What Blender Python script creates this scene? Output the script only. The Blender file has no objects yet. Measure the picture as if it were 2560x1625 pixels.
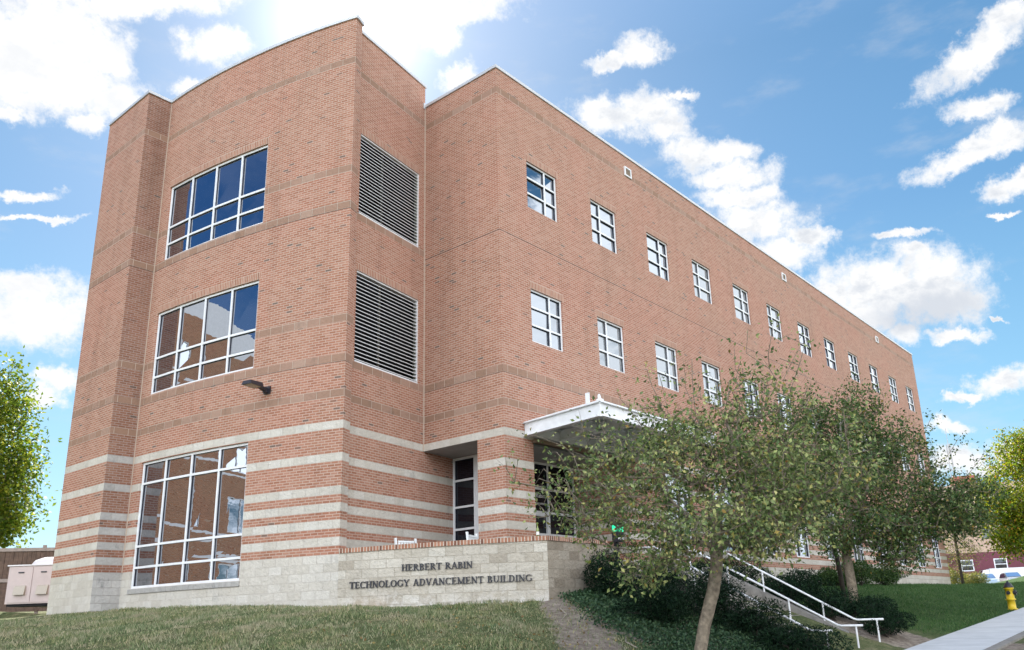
import bpy, bmesh, math, random
import numpy as np
from mathutils import Vector, Matrix
sc = bpy.context.scene
COL = sc.collection
R_ = math.radians
random.seed(5)
RNG = np.random.default_rng(11)

# ------------------------------------------------------------------ camera
CAM = Vector((-16.1369, -14.2810, -1.6274))
yaw, pitch, roll = R_(39.20586), R_(16.91495), R_(-2.03479)
fw = Vector((math.cos(yaw) * math.cos(pitch), math.sin(yaw) * math.cos(pitch), math.sin(pitch)))
r0 = Vector((math.sin(yaw), -math.cos(yaw), 0))
u0 = r0.cross(fw)
rt = math.cos(roll) * r0 + math.sin(roll) * u0
up = -math.sin(roll) * r0 + math.cos(roll) * u0
cd = bpy.data.cameras.new('camera')
cam = bpy.data.objects.new('camera', cd)
COL.objects.link(cam)
M3 = Matrix((rt, up, -fw)).transposed()
cam.matrix_world = Matrix.Translation(CAM) @ M3.to_4x4()
cd.sensor_fit = 'HORIZONTAL'
cd.sensor_width = 36.0
cd.lens = 2090.56 / 2560 * 36
cd.shift_x = -(1337.4 - 1280) / 2560
cd.shift_y = (912.2 - 812.5) / 2560
cd.clip_start = 0.1
cd.clip_end = 3000
sc.camera = cam

# ------------------------------------------------------------------ sun, sky, exposure
SUN_EL, SUN_AZ = 38.6, 53.2          # elevation, azimuth from +X counter-clockwise (degrees)
SUN_DIR = Vector((math.cos(R_(SUN_EL)) * math.cos(R_(SUN_AZ)), math.cos(R_(SUN_EL)) * math.sin(R_(SUN_AZ)), math.sin(R_(SUN_EL))))
sl = bpy.data.lights.new('sun', 'SUN')
sl.energy = 3.6
sl.angle = R_(0.5)
sl.color = (1.0, 0.94, 0.84)
so = bpy.data.objects.new('sun', sl)
so.rotation_euler = (-SUN_DIR).to_track_quat('-Z', 'Y').to_euler()
COL.objects.link(so)
vs = sc.view_settings
vs.view_transform = 'Standard'
vs.look = 'None'
vs.gamma = 1
vs.use_curve_mapping = False
EXPO = 2.0
vs.exposure = EXPO
SKY_STRENGTH = 0.10


class NT:
    """small helper round a node tree"""
    def __init__(self, tree):
        self.t = tree
        self.n = tree.nodes
        self.l = tree.links

    def new(self, typ, **kw):
        nd = self.n.new(typ)
        for k, v in kw.items():
            setattr(nd, k, v)
        return nd

    def put(self, sock, v):
        if isinstance(v, bpy.types.NodeSocket):
            self.l.new(v, sock)
        elif v is not None:
            sock.default_value = v

    def math(self, op, a, b=None, c=None, clamp=False):
        nd = self.new('ShaderNodeMath', operation=op, use_clamp=clamp)
        self.put(nd.inputs[0], a)
        if b is not None:
            self.put(nd.inputs[1], b)
        if c is not None:
            self.put(nd.inputs[2], c)
        return nd.outputs[0]

    def vmath(self, op, a, b=None, out=0):
        nd = self.new('ShaderNodeVectorMath', operation=op)
        self.put(nd.inputs[0], a)
        if b is not None:
            self.put(nd.inputs[1], b)
        return nd.outputs[out]

    def smooth(self, x, a, b, lo=0.0, hi=1.0):
        nd = self.new('ShaderNodeMapRange', interpolation_type='SMOOTHSTEP')
        self.put(nd.inputs[0], x)
        nd.inputs[1].default_value = a
        nd.inputs[2].default_value = b
        nd.inputs[3].default_value = lo
        nd.inputs[4].default_value = hi
        return nd.outputs[0]

    def noise(self, vec, scale, detail=3, rough=0.55, dist=0.0, color=False):
        nd = self.new('ShaderNodeTexNoise')
        if vec is not None:
            self.put(nd.inputs['Vector'], vec)
        nd.inputs['Scale'].default_value = scale
        nd.inputs['Detail'].default_value = detail
        nd.inputs['Roughness'].default_value = rough
        nd.inputs['Distortion'].default_value = dist
        return nd.outputs['Color' if color else 'Fac']

    def mix(self, fac, a, b, blend='MIX'):
        nd = self.new('ShaderNodeMix', data_type='RGBA', blend_type=blend)
        self.put(nd.inputs[0], fac)
        for s, v in ((nd.inputs[6], a), (nd.inputs[7], b)):
            if isinstance(v, (tuple, list)) and len(v) == 3:
                v = (*v, 1)
            self.put(s, v)
        return nd.outputs[2]

    def ramp(self, fac, stops, interp='LINEAR'):
        nd = self.new('ShaderNodeValToRGB')
        cr = nd.color_ramp
        cr.interpolation = interp
        while len(cr.elements) < len(stops):
            cr.elements.new(0.5)
        for e, (p, c) in zip(cr.elements, stops):
            e.position = p
            e.color = (*c, 1)
        self.put(nd.inputs[0], fac)
        return nd.outputs[0]


# cloud banks of the sky dome: azimuth, elevation, half sizes, turn (all degrees)
CLOUDS = [(73.91, 33.91, 4.2, 2.47, 160.9), (72.06, 31.8, 3.51, 1.63, 164.3), (68.13, 37.42, 5.59, 0.91, 166.6), (70.1, 34.21, 1.6, 1.38, 150.6), (68.94, 31.69, 1.98, 1.32, 163.9), (70.14, 30.06, 1.02, 0.6, 164.9), (74.96, 29.48, 1.05, 0.58, 162.5), (75.18, 31.44, 2.15, 1.79, 149.3), (62.58, 35.99, 1.96, 0.82, 169.3), (64.06, 33.54, 1.15, 0.44, 169.0), (44.55, 40.14, 3.83, 0.98, 178.7), (45.94, 38.37, 1.44, 0.85, 177.2), (44.36, 35.8, 1.39, 0.69, 163.1), (29.9, 37.01, 1.54, 0.81, -174.0), (32.48, 36.62, 1.26, 0.37, 170.3), (51.89, 39.39, 0.8, 0.44, 174.1), (33.09, 33.46, 2.49, 1.01, -175.6), (29.79, 33.35, 2.46, 1.11, -174.0), (28.63, 32.02, 1.94, 0.8, -173.4), (26.87, 30.45, 1.9, 0.92, -172.6), (24.4, 30.06, 1.86, 0.64, -171.6), (24.29, 28.47, 2.91, 0.81, -171.8), (23.56, 26.99, 2.72, 0.71, -171.6), (22.59, 25.18, 2.96, 1.1, -171.4), (21.11, 23.02, 2.02, 1.1, -171.0), (19.14, 23.67, 1.42, 0.6, -151.5), (27.12, 33.8, 0.97, 0.24, -172.7), (15.48, 19.61, 2.9, 1.66, -169.6), (12.39, 19.3, 2.9, 1.89, -168.1), (11.16, 17.73, 1.46, 1.04, -168.2), (12.81, 21.31, 0.82, 0.47, -167.6), (14.14, 16.53, 1.22, 0.69, -170.5), (16.51, 18.14, 2.12, 1.08, -170.7), (18.17, 19.78, 1.64, 1.09, -170.5), (11.12, 15.87, 1.2, 0.39, -169.8), (6.73, 32.0, 3.3, 1.0, 159.0), (4.58, 33.45, 1.63, 0.71, 172.3), (7.18, 28.92, 1.47, 0.63, -171.9), (8.35, 26.47, 2.92, 0.65, 175.4), (6.09, 27.08, 1.41, 0.74, 177.6), (6.48, 24.17, 1.39, 0.55, 174.8), (13.35, 22.76, 1.31, 0.24, -168.1), (7.16, 22.64, 0.58, 0.18, 178.9), (9.29, 12.87, 1.5, 0.65, 171.9), (12.88, 10.6, 1.0, 0.39, -173.0), (12.65, 8.36, 1.64, 0.72, -174.4), (9.49, 8.63, 1.33, 0.75, -174.3), (8.92, 16.71, 0.56, 0.13, -168.6), (10.82, 7.52, 1.13, 0.5, -174.6), (11.54, 12.12, 0.96, 0.26, 171.8), (72.11, 19.88, 2.15, 0.89, 170.2), (71.11, 18.39, 2.51, 1.76, 170.9), (72.86, 18.0, 1.76, 0.99, 170.8), (69.97, 14.84, 0.91, 0.56, 174.4), (70.29, 13.79, 1.01, 0.76, 176.1), (73.24, 25.28, 1.62, 0.29, 167.4), (72.55, 23.81, 2.55, 0.17, 168.5)]


def build_world():
    w = bpy.data.worlds.new('World')
    sc.world = w
    w.use_nodes = True
    k = NT(w.node_tree)
    bg = k.n['Background']
    sky = k.new('ShaderNodeTexSky', sky_type='NISHITA', sun_disc=False)
    sky.sun_elevation = R_(SUN_EL)
    sky.sun_rotation = R_(90 - SUN_AZ)
    sky.air_density = 1.0
    sky.dust_density = 0.6
    sky.ozone_density = 2.5
    hsv = k.new('ShaderNodeHueSaturation')
    hsv.inputs['Saturation'].default_value = 1.1
    k.l.new(sky.outputs[0], hsv.inputs['Color'])
    tc = k.new('ShaderNodeTexCoord')
    d = k.vmath('NORMALIZE', tc.outputs['Generated'])
    sep = k.new('ShaderNodeSeparateXYZ')
    k.l.new(d, sep.inputs[0])
    az = k.math('DEGREES', k.math('ARCTAN2', sep.outputs[1], sep.outputs[0]))
    el = k.math('DEGREES', k.math('ARCSINE', sep.outputs[2]))
    comb = k.new('ShaderNodeCombineXYZ')
    k.l.new(az, comb.inputs[0])
    k.l.new(el, comb.inputs[1])
    # clear autumn blue: pale near the horizon, deep higher up, blended with the physical sky
    KD = 1.0 / (SKY_STRENGTH * 2 ** EXPO)
    blue = k.ramp(k.math('DIVIDE', el, 50.0), [(0.0, tuple(c * KD for c in (.38, .68, .82))), (0.22, tuple(c * KD for c in (.235, .535, .73))), (0.5, tuple(c * KD for c in (.115, .32, .55))), (0.72, tuple(c * KD for c in (.080, .255, .465))), (1.0, tuple(c * KD for c in (.19, .37, .66)))])
    skycol = k.mix(0.86, hsv.outputs[0], blue)
    # the sky a quarter turn from the sun is its darkest blue
    deep = k.math('MULTIPLY', k.smooth(az, 84, 108), k.smooth(az, 166, 150))
    skycol = k.mix(k.math('MULTIPLY', deep, .85), skycol, k.mix(1.0, skycol, (.17, .36, .66), 'MULTIPLY'))
    # ragged edges: push the coordinates about with noise
    n1 = k.noise(d, 17, 9, 0.66, color=True)
    off = k.vmath('MULTIPLY', k.vmath('SUBTRACT', n1, (0.5, 0.5, 0.5)), (4.4, 3.4, 0))
    co = k.vmath('ADD', comb.outputs[0], off)
    field = None
    for (a, e, sx, sy, rz) in CLOUDS:
        mp = k.new('ShaderNodeMapping', vector_type='TEXTURE')
        mp.inputs['Location'].default_value = (a, e, 0)
        mp.inputs['Rotation'].default_value = (0, 0, R_(rz))
        mp.inputs['Scale'].default_value = (sx * 1.30, sy * 1.34, 1)
        k.l.new(co, mp.inputs['Vector'])
        ln = k.vmath('LENGTH', mp.outputs[0], out=1)
        if field is None:
            field = ln
        else:
            field = k.math('SMOOTH_MIN', field, ln, 0.22)
    fine = k.noise(d, 48, 9, 0.7)
    fld = k.math('ADD', field, k.math('MULTIPLY', k.math('SUBTRACT', fine, 0.5), 1.5))
    mask = k.smooth(fld, 1.22, 0.42)
    # broken cumulus over the unseen sky (behind and overhead), brightened to fill the shaded walls
    gen = k.noise(k.vmath('MULTIPLY', d, (1.0, 1.0, 1.7)), 4.4, 8, 0.6)
    gmask = k.smooth(k.math('ADD', gen, k.math('MULTIPLY', k.smooth(az, -5, -30), k.smooth(az, -110, -80, 0, .05))), CLOUD_COVER, CLOUD_COVER + 0.11)
    inview = k.math('MULTIPLY', k.smooth(az, -8, -2), k.smooth(az, 92, 82))
    inview = k.math('MULTIPLY', inview, k.smooth(el, 58, 48))
    gmask = k.math('MULTIPLY', gmask, k.math('SUBTRACT', 1.0, inview))
    clear = k.math('MULTIPLY', k.smooth(az, 88, 96), k.smooth(az, 158, 148))
    gmask = k.math('MULTIPLY', gmask, k.math('SUBTRACT', 1.0, k.math('MULTIPLY', clear, 0.985)))
    gmask = k.math('MULTIPLY', gmask, k.smooth(el, 62, 40))
    gmask = k.math('MULTIPLY', gmask, k.smooth(el, -1, 5))
    wisp = k.math('MULTIPLY', k.smooth(k.noise(k.vmath('MULTIPLY', d, (1, 1, 3)), 9, 5, 0.6), 0.52, 0.8), 0.25)
    # grey, thicker hearts of the clouds
    puffs = k.smooth(k.noise(k.vmath('MULTIPLY', d, (1, 1, 1.7)), 24, 7, 0.6), 0.44, 0.68)
    thick = k.smooth(fld, 0.95, 0.25)
    heart = k.math('MULTIPLY', k.math('MULTIPLY', puffs, thick), k.smooth(az, 62, 20, 0.3, 0.75))
    mp = k.new('ShaderNodeMapping', vector_type='TEXTURE')      # shaded underside of the one big bank
    mp.inputs['Location'].default_value = (13.0, 17.6, 0)
    mp.inputs['Scale'].default_value = (5.2, 2.0, 1)
    k.l.new(co, mp.inputs['Vector'])
    under = k.smooth(k.vmath('LENGTH', mp.outputs[0], out=1), 1.0, 0.35, 0, .85)
    heart = k.math('MAXIMUM', heart, under)
    ccol = k.mix(heart, (CLOUD, CLOUD, CLOUD), (CLOUD * .62, CLOUD * .67, CLOUD * .75))
    gcol = k.mix(k.smooth(gen, CLOUD_COVER + 0.12, CLOUD_COVER + 0.3), (BACK_CLOUD * .97, BACK_CLOUD, BACK_CLOUD * 1.05), (BACK_CLOUD * .7, BACK_CLOUD * .72, BACK_CLOUD * .76))
    # added fill: these unseen clouds are made brightest on the tower's open side
    fl = k.smooth(k.vmath('DOT_PRODUCT', d, (-.93, -.20, .30), out=1), -.1, .95, .55, 1.65)
    fc = k.new('ShaderNodeCombineXYZ')
    for i in range(3):
        k.l.new(fl, fc.inputs[i])
    gcol = k.mix(1.0, gcol, fc.outputs[0], 'MULTIPLY')
    col = k.mix(k.math('MULTIPLY', wisp, inview), skycol, (CLOUD * .8, CLOUD * .8, CLOUD * .8))
    col = k.mix(mask, col, ccol)
    col = k.mix(gmask, col, gcol)
    # the bright aureole of hazy air round the sun
    dt = k.vmath('DOT_PRODUCT', d, tuple(SUN_DIR), out=1)
    dt = k.math('MAXIMUM', dt, 0.0)
    aur = k.math('ADD', k.math('MULTIPLY', k.math('POWER', dt, 420), AUREOLE), k.math('MULTIPLY', k.math('POWER', dt, 45), AUREOLE * .07))
    au = k.new('ShaderNodeCombineXYZ')
    for i in range(3):
        k.l.new(aur, au.inputs[i])
    col = k.mix(1.0, col, au.outputs[0], 'ADD')
    k.l.new(col, bg.inputs[0])
    bg.inputs[1].default_value = SKY_STRENGTH
    w.cycles.sampling_method = 'MANUAL'
    w.cycles.sample_map_resolution = 512


CLOUD = 1.06 / (SKY_STRENGTH * 2 ** EXPO)
BACK_CLOUD = 9.9
CLOUD_COVER = 0.42
AUREOLE = 2.4
build_world()

# ------------------------------------------------------------------ mesh helpers


class MB:
    def __init__(self):
        self.v, self.f, self.m, self.uv = [], [], [], []

    def poly(self, pts, mi=0, uv=None):
        i = len(self.v)
        self.v += [tuple(p) for p in pts]
        self.f.append(tuple(range(i, i + len(pts))))
        self.m.append(mi)
        self.uv.append(uv if uv else [(0, 0)] * len(pts))

    def box8(self, c, mi=0, uvs=None):
        """c: 8 corners, bottom ring then top ring"""
        for q in ((0, 3, 2, 1), (4, 5, 6, 7), (0, 1, 5, 4), (1, 2, 6, 5), (2, 3, 7, 6), (3, 0, 4, 7)):
            pts = [Vector(c[j]) for j in q]
            a = (pts[1] - pts[0]).length
            b = (pts[3] - pts[0]).length
            self.poly(pts, mi, [(0, 0), (a, 0), (a, b), (0, b)])

    def box(self, x0, x1, y0, y1, z0, z1, mi=0):
        self.box8([(x0, y0, z0), (x1, y0, z0), (x1, y1, z0), (x0, y1, z0), (x0, y0, z1), (x1, y0, z1), (x1, y1, z1), (x0, y1, z1)], mi)

    def fbox(self, f, u0, u1, z0, z1, d0, d1, mi=0):
        """box in wall coordinates; f(u, z, d) -> point, d outward"""
        self.box8([f(u0, z0, d1), f(u1, z0, d1), f(u1, z0, d0), f(u0, z0, d0), f(u0, z1, d1), f(u1, z1, d1), f(u1, z1, d0), f(u0, z1, d0)], mi)

    def tube(self, path, radii, n=8, mi=0, caps=True):
        path = [Vector(p) for p in path]
        if not isinstance(radii, (list, tuple)):
            radii = [radii] * len(path)
        rings = []
        prev = None
        for i, p in enumerate(path):
            t = (path[min(i + 1, len(path) - 1)] - path[max(i - 1, 0)]).normalized()
            if prev is None:
                a = t.cross(Vector((0, 0, 1)))
                if a.length < 1e-3:
                    a = t.cross(Vector((1, 0, 0)))
            else:
                a = prev - t * prev.dot(t)
            a.normalize()
            prev = a
            b = t.cross(a)
            base = len(self.v)
            for j in range(n):
                th = 2 * math.pi * j / n
                self.v.append(tuple(p + radii[i] * (math.cos(th) * a + math.sin(th) * b)))
            rings.append(base)
        for i in range(len(rings) - 1):
            for j in range(n):
                k = (j + 1) % n
                self.f.append((rings[i] + j, rings[i] + k, rings[i + 1] + k, rings[i + 1] + j))
                self.m.append(mi)
                self.uv.append([(j / n, i), ((j + 1) / n, i), ((j + 1) / n, i + 1), (j / n, i + 1)])
        if caps:
            for r, rev in ((rings[0], True), (rings[-1], False)):
                q = [r + j for j in range(n)]
                self.f.append(tuple(reversed(q)) if rev else tuple(q))
                self.m.append(mi)
                self.uv.append([(0, 0)] * n)

    def lathe(self, prof, n=16, mi=0, c=(0, 0, 0)):
        rings = []
        for r, z in prof:
            rings.append(len(self.v))
            for j in range(n):
                th = 2 * math.pi * j / n
                self.v.append((c[0] + r * math.cos(th), c[1] + r * math.sin(th), c[2] + z))
        for a, b in zip(rings[:-1], rings[1:]):
            for j in range(n):
                q = (j + 1) % n
                self.f.append((a + j, a + q, b + q, b + j))
                self.m.append(mi)
                self.uv.append([(0, 0)] * 4)

    def prism(self, pts, off, mi=0):
        """polygon pts extruded by vector off"""
        off = Vector(off)
        a = [Vector(p) for p in pts]
        b = [p + off for p in a]
        self.poly(list(reversed(a)), mi)
        self.poly(b, mi)
        n = len(a)
        for i in range(n):
            j = (i + 1) % n
            self.poly([a[i], a[j], b[j], b[i]], mi)

    def build(self, name, mats, parent=None, smooth=False, bevel=0.0):
        me = bpy.data.meshes.new(name)
        me.from_pydata(self.v, [], self.f)
        if not isinstance(mats, (list, tuple)):
            mats = [mats]
        for m in mats:
            me.materials.append(m)
        me.polygons.foreach_set('material_index', self.m)
        ul = me.uv_layers.new(name='UVMap')
        flat = []
        for u in self.uv:
            for q in u:
                flat += [q[0], q[1]]
        ul.data.foreach_set('uv', flat)
        if smooth:
            me.polygons.foreach_set('use_smooth', [True] * len(me.polygons))
        me.update()
        o = bpy.data.objects.new(name, me)
        COL.objects.link(o)
        if parent:
            o.parent = parent
        if bevel:
            md = o.modifiers.new('bevel', 'BEVEL')
            md.width = bevel
            md.segments = 2
            md.limit_method = 'ANGLE'
        return o


def np_mesh(name, V, F, mat, parent=None):
    """V (N,3) array, F (M,k) array of quads or triangles"""
    me = bpy.data.meshes.new(name)
    k = F.shape[1]
    me.vertices.add(len(V))
    me.vertices.foreach_set('co', np.ascontiguousarray(V, dtype=np.float32).ravel())
    me.loops.add(F.size)
    me.loops.foreach_set('vertex_index', np.ascontiguousarray(F, dtype=np.int32).ravel())
    me.polygons.add(len(F))
    me.polygons.foreach_set('loop_start', np.arange(0, F.size, k, dtype=np.int32))
    me.update(calc_edges=True)
    me.validate()
    me.materials.append(mat)
    o = bpy.data.objects.new(name, me)
    COL.objects.link(o)
    if parent:
        o.parent = parent
    return o


def thing(name, label, cat, loc=(0, 0, 0), group=None):
    o = bpy.data.objects.new(name, None)
    o.empty_display_size = 0.2
    COL.objects.link(o)
    o.location = loc
    tag(o, label, cat, group)
    return o


def tag(o, label, cat, group=None, kind=None):
    o['label'] = label
    o['category'] = cat
    if group:
        o['group'] = group
    if kind:
        o['kind'] = kind
    return o


def struct(o):
    o['kind'] = 'structure'
    return o


def keep(o, root):
    """parent without moving: the meshes are modelled in world space"""
    o.parent = root
    o.matrix_parent_inverse = Matrix.Translation(-Vector(root.location))
    return o


# ------------------------------------------------------------------ materials

def mat(name, col=None, rough=0.6, metal=0.0, spec=0.5, var=0.0, vscale=3.0, bump=0.0, bscale=20.0):
    m = bpy.data.materials.new(name)
    m.use_nodes = True
    k = NT(m.node_tree)
    b = k.n['Principled BSDF']
    b.inputs['Roughness'].default_value = rough
    b.inputs['Metallic'].default_value = metal
    b.inputs['Specular IOR Level'].default_value = spec
    if col is not None:
        if var:
            g = k.new('ShaderNodeNewGeometry')
            n = k.noise(g.outputs['Position'], vscale, 5, 0.6)
            lo = tuple(c * (1 - var) for c in col)
            hi = tuple(min(1, c * (1 + var)) for c in col)
            c = k.ramp(n, [(0.3, lo), (0.7, hi)])
            k.l.new(c, b.inputs['Base Color'])
        else:
            b.inputs['Base Color'].default_value = (*col, 1)
    if bump:
        g = k.new('ShaderNodeNewGeometry')
        n = k.noise(g.outputs['Position'], bscale, 4, 0.6)
        bp = k.new('ShaderNodeBump')
        bp.inputs['Strength'].default_value = bump
        bp.inputs['Distance'].default_value = 0.02
        k.l.new(n, bp.inputs['Height'])
        k.l.new(bp.outputs[0], b.inputs['Normal'])
    return m


def masonry(name, bw, bh, mortar, stops, mortarcol, tint=0.12, rockface=0.0, grime=0.0, grimecol=(0.05, 0.05, 0.05), rough=0.85, efflo=False, offset=0.5, streak=0.0):
    m = bpy.data.materials.new(name)
    m.use_nodes = True
    k = NT(m.node_tree)
    b = k.n['Principled BSDF']
    b.inputs['Roughness'].default_value = rough
    b.inputs['Specular IOR Level'].default_value = 0.25
    uv = k.new('ShaderNodeUVMap')
    uv.uv_map = 'UVMap'
    geo = k.new('ShaderNodeNewGeometry')
    pos = geo.outputs['Position']
    br = k.new('ShaderNodeTexBrick')
    br.offset = offset
    br.inputs['Scale'].default_value = 1.0
    br.inputs['Brick Width'].default_value = bw
    br.inputs['Row Height'].default_value = bh
    br.inputs['Mortar Size'].default_value = mortar
    br.inputs['Mortar Smooth'].default_value = 0.1
    br.inputs['Bias'].default_value = 0.0
    br.inputs['Color1'].default_value = (0, 0, 0, 1)
    br.inputs['Color2'].default_value = (1, 1, 1, 1)
    k.l.new(uv.outputs[0], br.inputs['Vector'])
    col = k.ramp(br.outputs['Color'], stops)
    big = k.noise(pos, 0.55, 4, 0.6)
    small = k.noise(pos, 9.0, 4, 0.65)
    sh = k.math('ADD', k.math('MULTIPLY', big, tint * 2), k.math('MULTIPLY', small, tint * 1.6))
    sh = k.math('ADD', sh, 1 - tint * 1.8)
    cs = k.new('ShaderNodeCombineXYZ')
    for i in range(3):
        k.l.new(sh, cs.inputs[i])
    col = k.mix(1.0, col, cs.outputs[0], 'MULTIPLY')
    mc = k.mix(k.noise(pos, 2.0, 3), tuple(c * .88 for c in mortarcol), mortarcol)
    col = k.mix(br.outputs['Fac'], col, mc)
    if streak:
        st = k.noise(k.vmath('MULTIPLY', pos, (1.6, 1.6, 0.16)), 1.0, 6, 0.65)
        col = k.mix(k.math('MULTIPLY', k.smooth(st, 0.50, 0.72), streak), col, k.mix(1.0, col, (.62, .60, .58), 'MULTIPLY'))
        wn = k.noise(pos, 0.33, 4, 0.6)
        col = k.mix(k.smooth(wn, .42, .62, 0, .55), col, k.mix(1.0, col, (1.06, .95, .95), 'MULTIPLY'))
    if grime:
        g = k.noise(k.vmath('MULTIPLY', pos, (1.4, 1.4, 0.8)), 1.3, 6, 0.68)
        gm = k.math('MULTIPLY', k.smooth(g, 0.56, 0.74), grime)
        col = k.mix(gm, col, grimecol)
    if efflo:
        sp = k.new('ShaderNodeSeparateXYZ')
        k.l.new(pos, sp.inputs[0])
        zz = k.math('ADD', sp.outputs[2], k.math('MULTIPLY', k.noise(pos, 1.1, 4), 0.9))
        lowm = k.smooth(zz, -0.45, -0.85)
        em = k.math('MULTIPLY', lowm, k.smooth(k.noise(pos, 3.5, 5, 0.7), 0.42, 0.62))
        col = k.mix(k.math('MULTIPLY', em, 0.7), col, (0.72, 0.69, 0.66))
        rust = k.math('MULTIPLY', k.smooth(zz, -0.5, -0.95), k.smooth(k.noise(pos, 0.7, 3), 0.5, 0.6))
        col = k.mix(k.math('MULTIPLY', rust, 0.45), col, (0.36, 0.25, 0.15))
    k.l.new(col, b.inputs['Base Color'])
    h = k.math('MULTIPLY', br.outputs['Fac'], -1.0)
    if rockface:
        h = k.math('ADD', h, k.math('MULTIPLY', k.noise(pos, 13.0, 5, 0.6), rockface))
    bp = k.new('ShaderNodeBump')
    bp.inputs['Strength'].default_value = 0.6 if not rockface else 0.9
    bp.inputs['Distance'].default_value = 0.008 if not rockface else 0.018
    k.l.new(h, bp.inputs['Height'])
    k.l.new(bp.outputs[0], b.inputs['Normal'])
    return m


U = 0.2032
BR_STOPS = [(0.0, (0.15, 0.11, 0.09)), (0.010, (0.18, 0.115, 0.09)), (0.018, (0.285, 0.128, 0.079)), (0.4, (0.33, 0.154, 0.099)), (0.75, (0.355, 0.176, 0.116)), (1.0, (0.385, 0.208, 0.148))]
M_BRICK = masonry('brick', 0.2032, U / 3, 0.0095, BR_STOPS, (0.48, 0.355, 0.29), tint=0.12, streak=0.34, grime=0.12, grimecol=(0.14, 0.09, 0.07))
M_SOLDIER = masonry('soldier_brick', U / 3, 0.2132, 0.0095, BR_STOPS, (0.52, 0.42, 0.35), tint=0.10, offset=0.0)
M_STONE = masonry('pale_split_stone', 0.4064, U, 0.006, [(0.0, (0.47, 0.432, 0.375)), (0.5, (0.515, 0.477, 0.42)), (1.0, (0.55, 0.517, 0.465))], (0.54, 0.49, 0.43), tint=0.2, rockface=1.9, grime=0.42, grimecol=(0.21, 0.21, 0.205))
M_SIGNSTONE = masonry('warm_split_stone', 0.4064, U, 0.007, [(0.0, (0.37, 0.325, 0.265)), (0.15, (0.44, 0.395, 0.33)), (0.6, (0.48, 0.435, 0.37)), (1.0, (0.53, 0.49, 0.425))], (0.42, 0.37, 0.30), tint=0.24, rockface=2.8, grime=0.25, grimecol=(0.22, 0.2, 0.18), efflo=True)
M_SIGNSTONE2 = masonry('shaded_stained_stone', 0.4064, U, 0.007, [(0.0, (0.24, 0.20, 0.155)), (0.5, (0.31, 0.265, 0.21)), (1.0, (0.37, 0.325, 0.265))], (0.34, 0.29, 0.23), tint=0.26, rockface=2.8, grime=0.5, grimecol=(0.13, 0.115, 0.095))  # stained stone, with the shade on the right segment darkened into the colour
M_BROWN = masonry('brown_split_stone', 0.4064, U, 0.008, [(0.0, (0.27, 0.165, 0.115)), (0.5, (0.305, 0.19, 0.14)), (1.0, (0.345, 0.23, 0.175))], (0.50, 0.40, 0.33), tint=0.16, rockface=1.2, grime=0.4, grimecol=(0.09, 0.075, 0.06))
M_BRICKW = masonry('shaded_weathered_brick', 0.2032, U / 3, 0.0095, [(a, tuple(q * .74 for q in c)) for a, c in BR_STOPS], (0.34, 0.26, 0.22), tint=0.2, streak=0.5, grime=0.6, grimecol=(0.10, 0.075, 0.065))  # darkened copy of the brick: grime plus the shade of the pier notch
M_STONEW = masonry('dark_stained_stone', 0.4064, U, 0.006, [(0.0, (0.36, 0.345, 0.325)), (1.0, (0.44, 0.42, 0.40))], (0.40, 0.37, 0.34), tint=0.3, rockface=1.9, grime=0.95, grimecol=(0.10, 0.105, 0.11))
M_ROWLOCK = masonry('rowlock_brick', 0.078, 0.4, 0.011, [(0.0, (0.12, 0.06, 0.045)), (0.25, (0.25, 0.11, 0.07)), (0.7, (0.34, 0.16, 0.10)), (1.0, (0.40, 0.21, 0.14))], (0.55, 0.46, 0.38), tint=0.12, offset=0.0)
M_GROOVE = mat('dark_joint', (0.05, 0.035, 0.03), 0.9)
M_WHITE = mat('white_aluminium', (0.69, 0.70, 0.72), 0.42, spec=0.5, var=0.07, vscale=5)
M_COPING = mat('pale_coping_metal', (0.50, 0.51, 0.53), 0.4, metal=0.2, var=0.06, vscale=1.5)
M_SOFFIT = mat('grey_soffit', (0.30, 0.29, 0.28), 0.8, var=0.08)
M_ROOF = mat('roof_membrane', (0.35, 0.35, 0.35), 0.8, var=0.1)
M_BLACK = mat('black_metal', (0.018, 0.017, 0.025), 0.45)
M_POCKET = mat('shaded_glazing_pocket', (0.012, 0.013, 0.028), 0.5)  # shadow on the inner window jambs, put in as dark colour
M_DARK = mat('dark_cavity', (0.006, 0.006, 0.008), 0.9)
M_CONC = mat('concrete', (0.215, 0.20, 0.18), 0.9, var=0.28, vscale=4, bump=0.3, bscale=40)
M_PAVE = mat('pavement_concrete', (0.50, 0.50, 0.49), 0.85, var=0.10, vscale=2.5, bump=0.3, bscale=50)
M_ASPH = mat('asphalt', (0.055, 0.055, 0.055), 0.9, var=0.2, vscale=6, bump=0.5, bscale=80)


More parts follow.
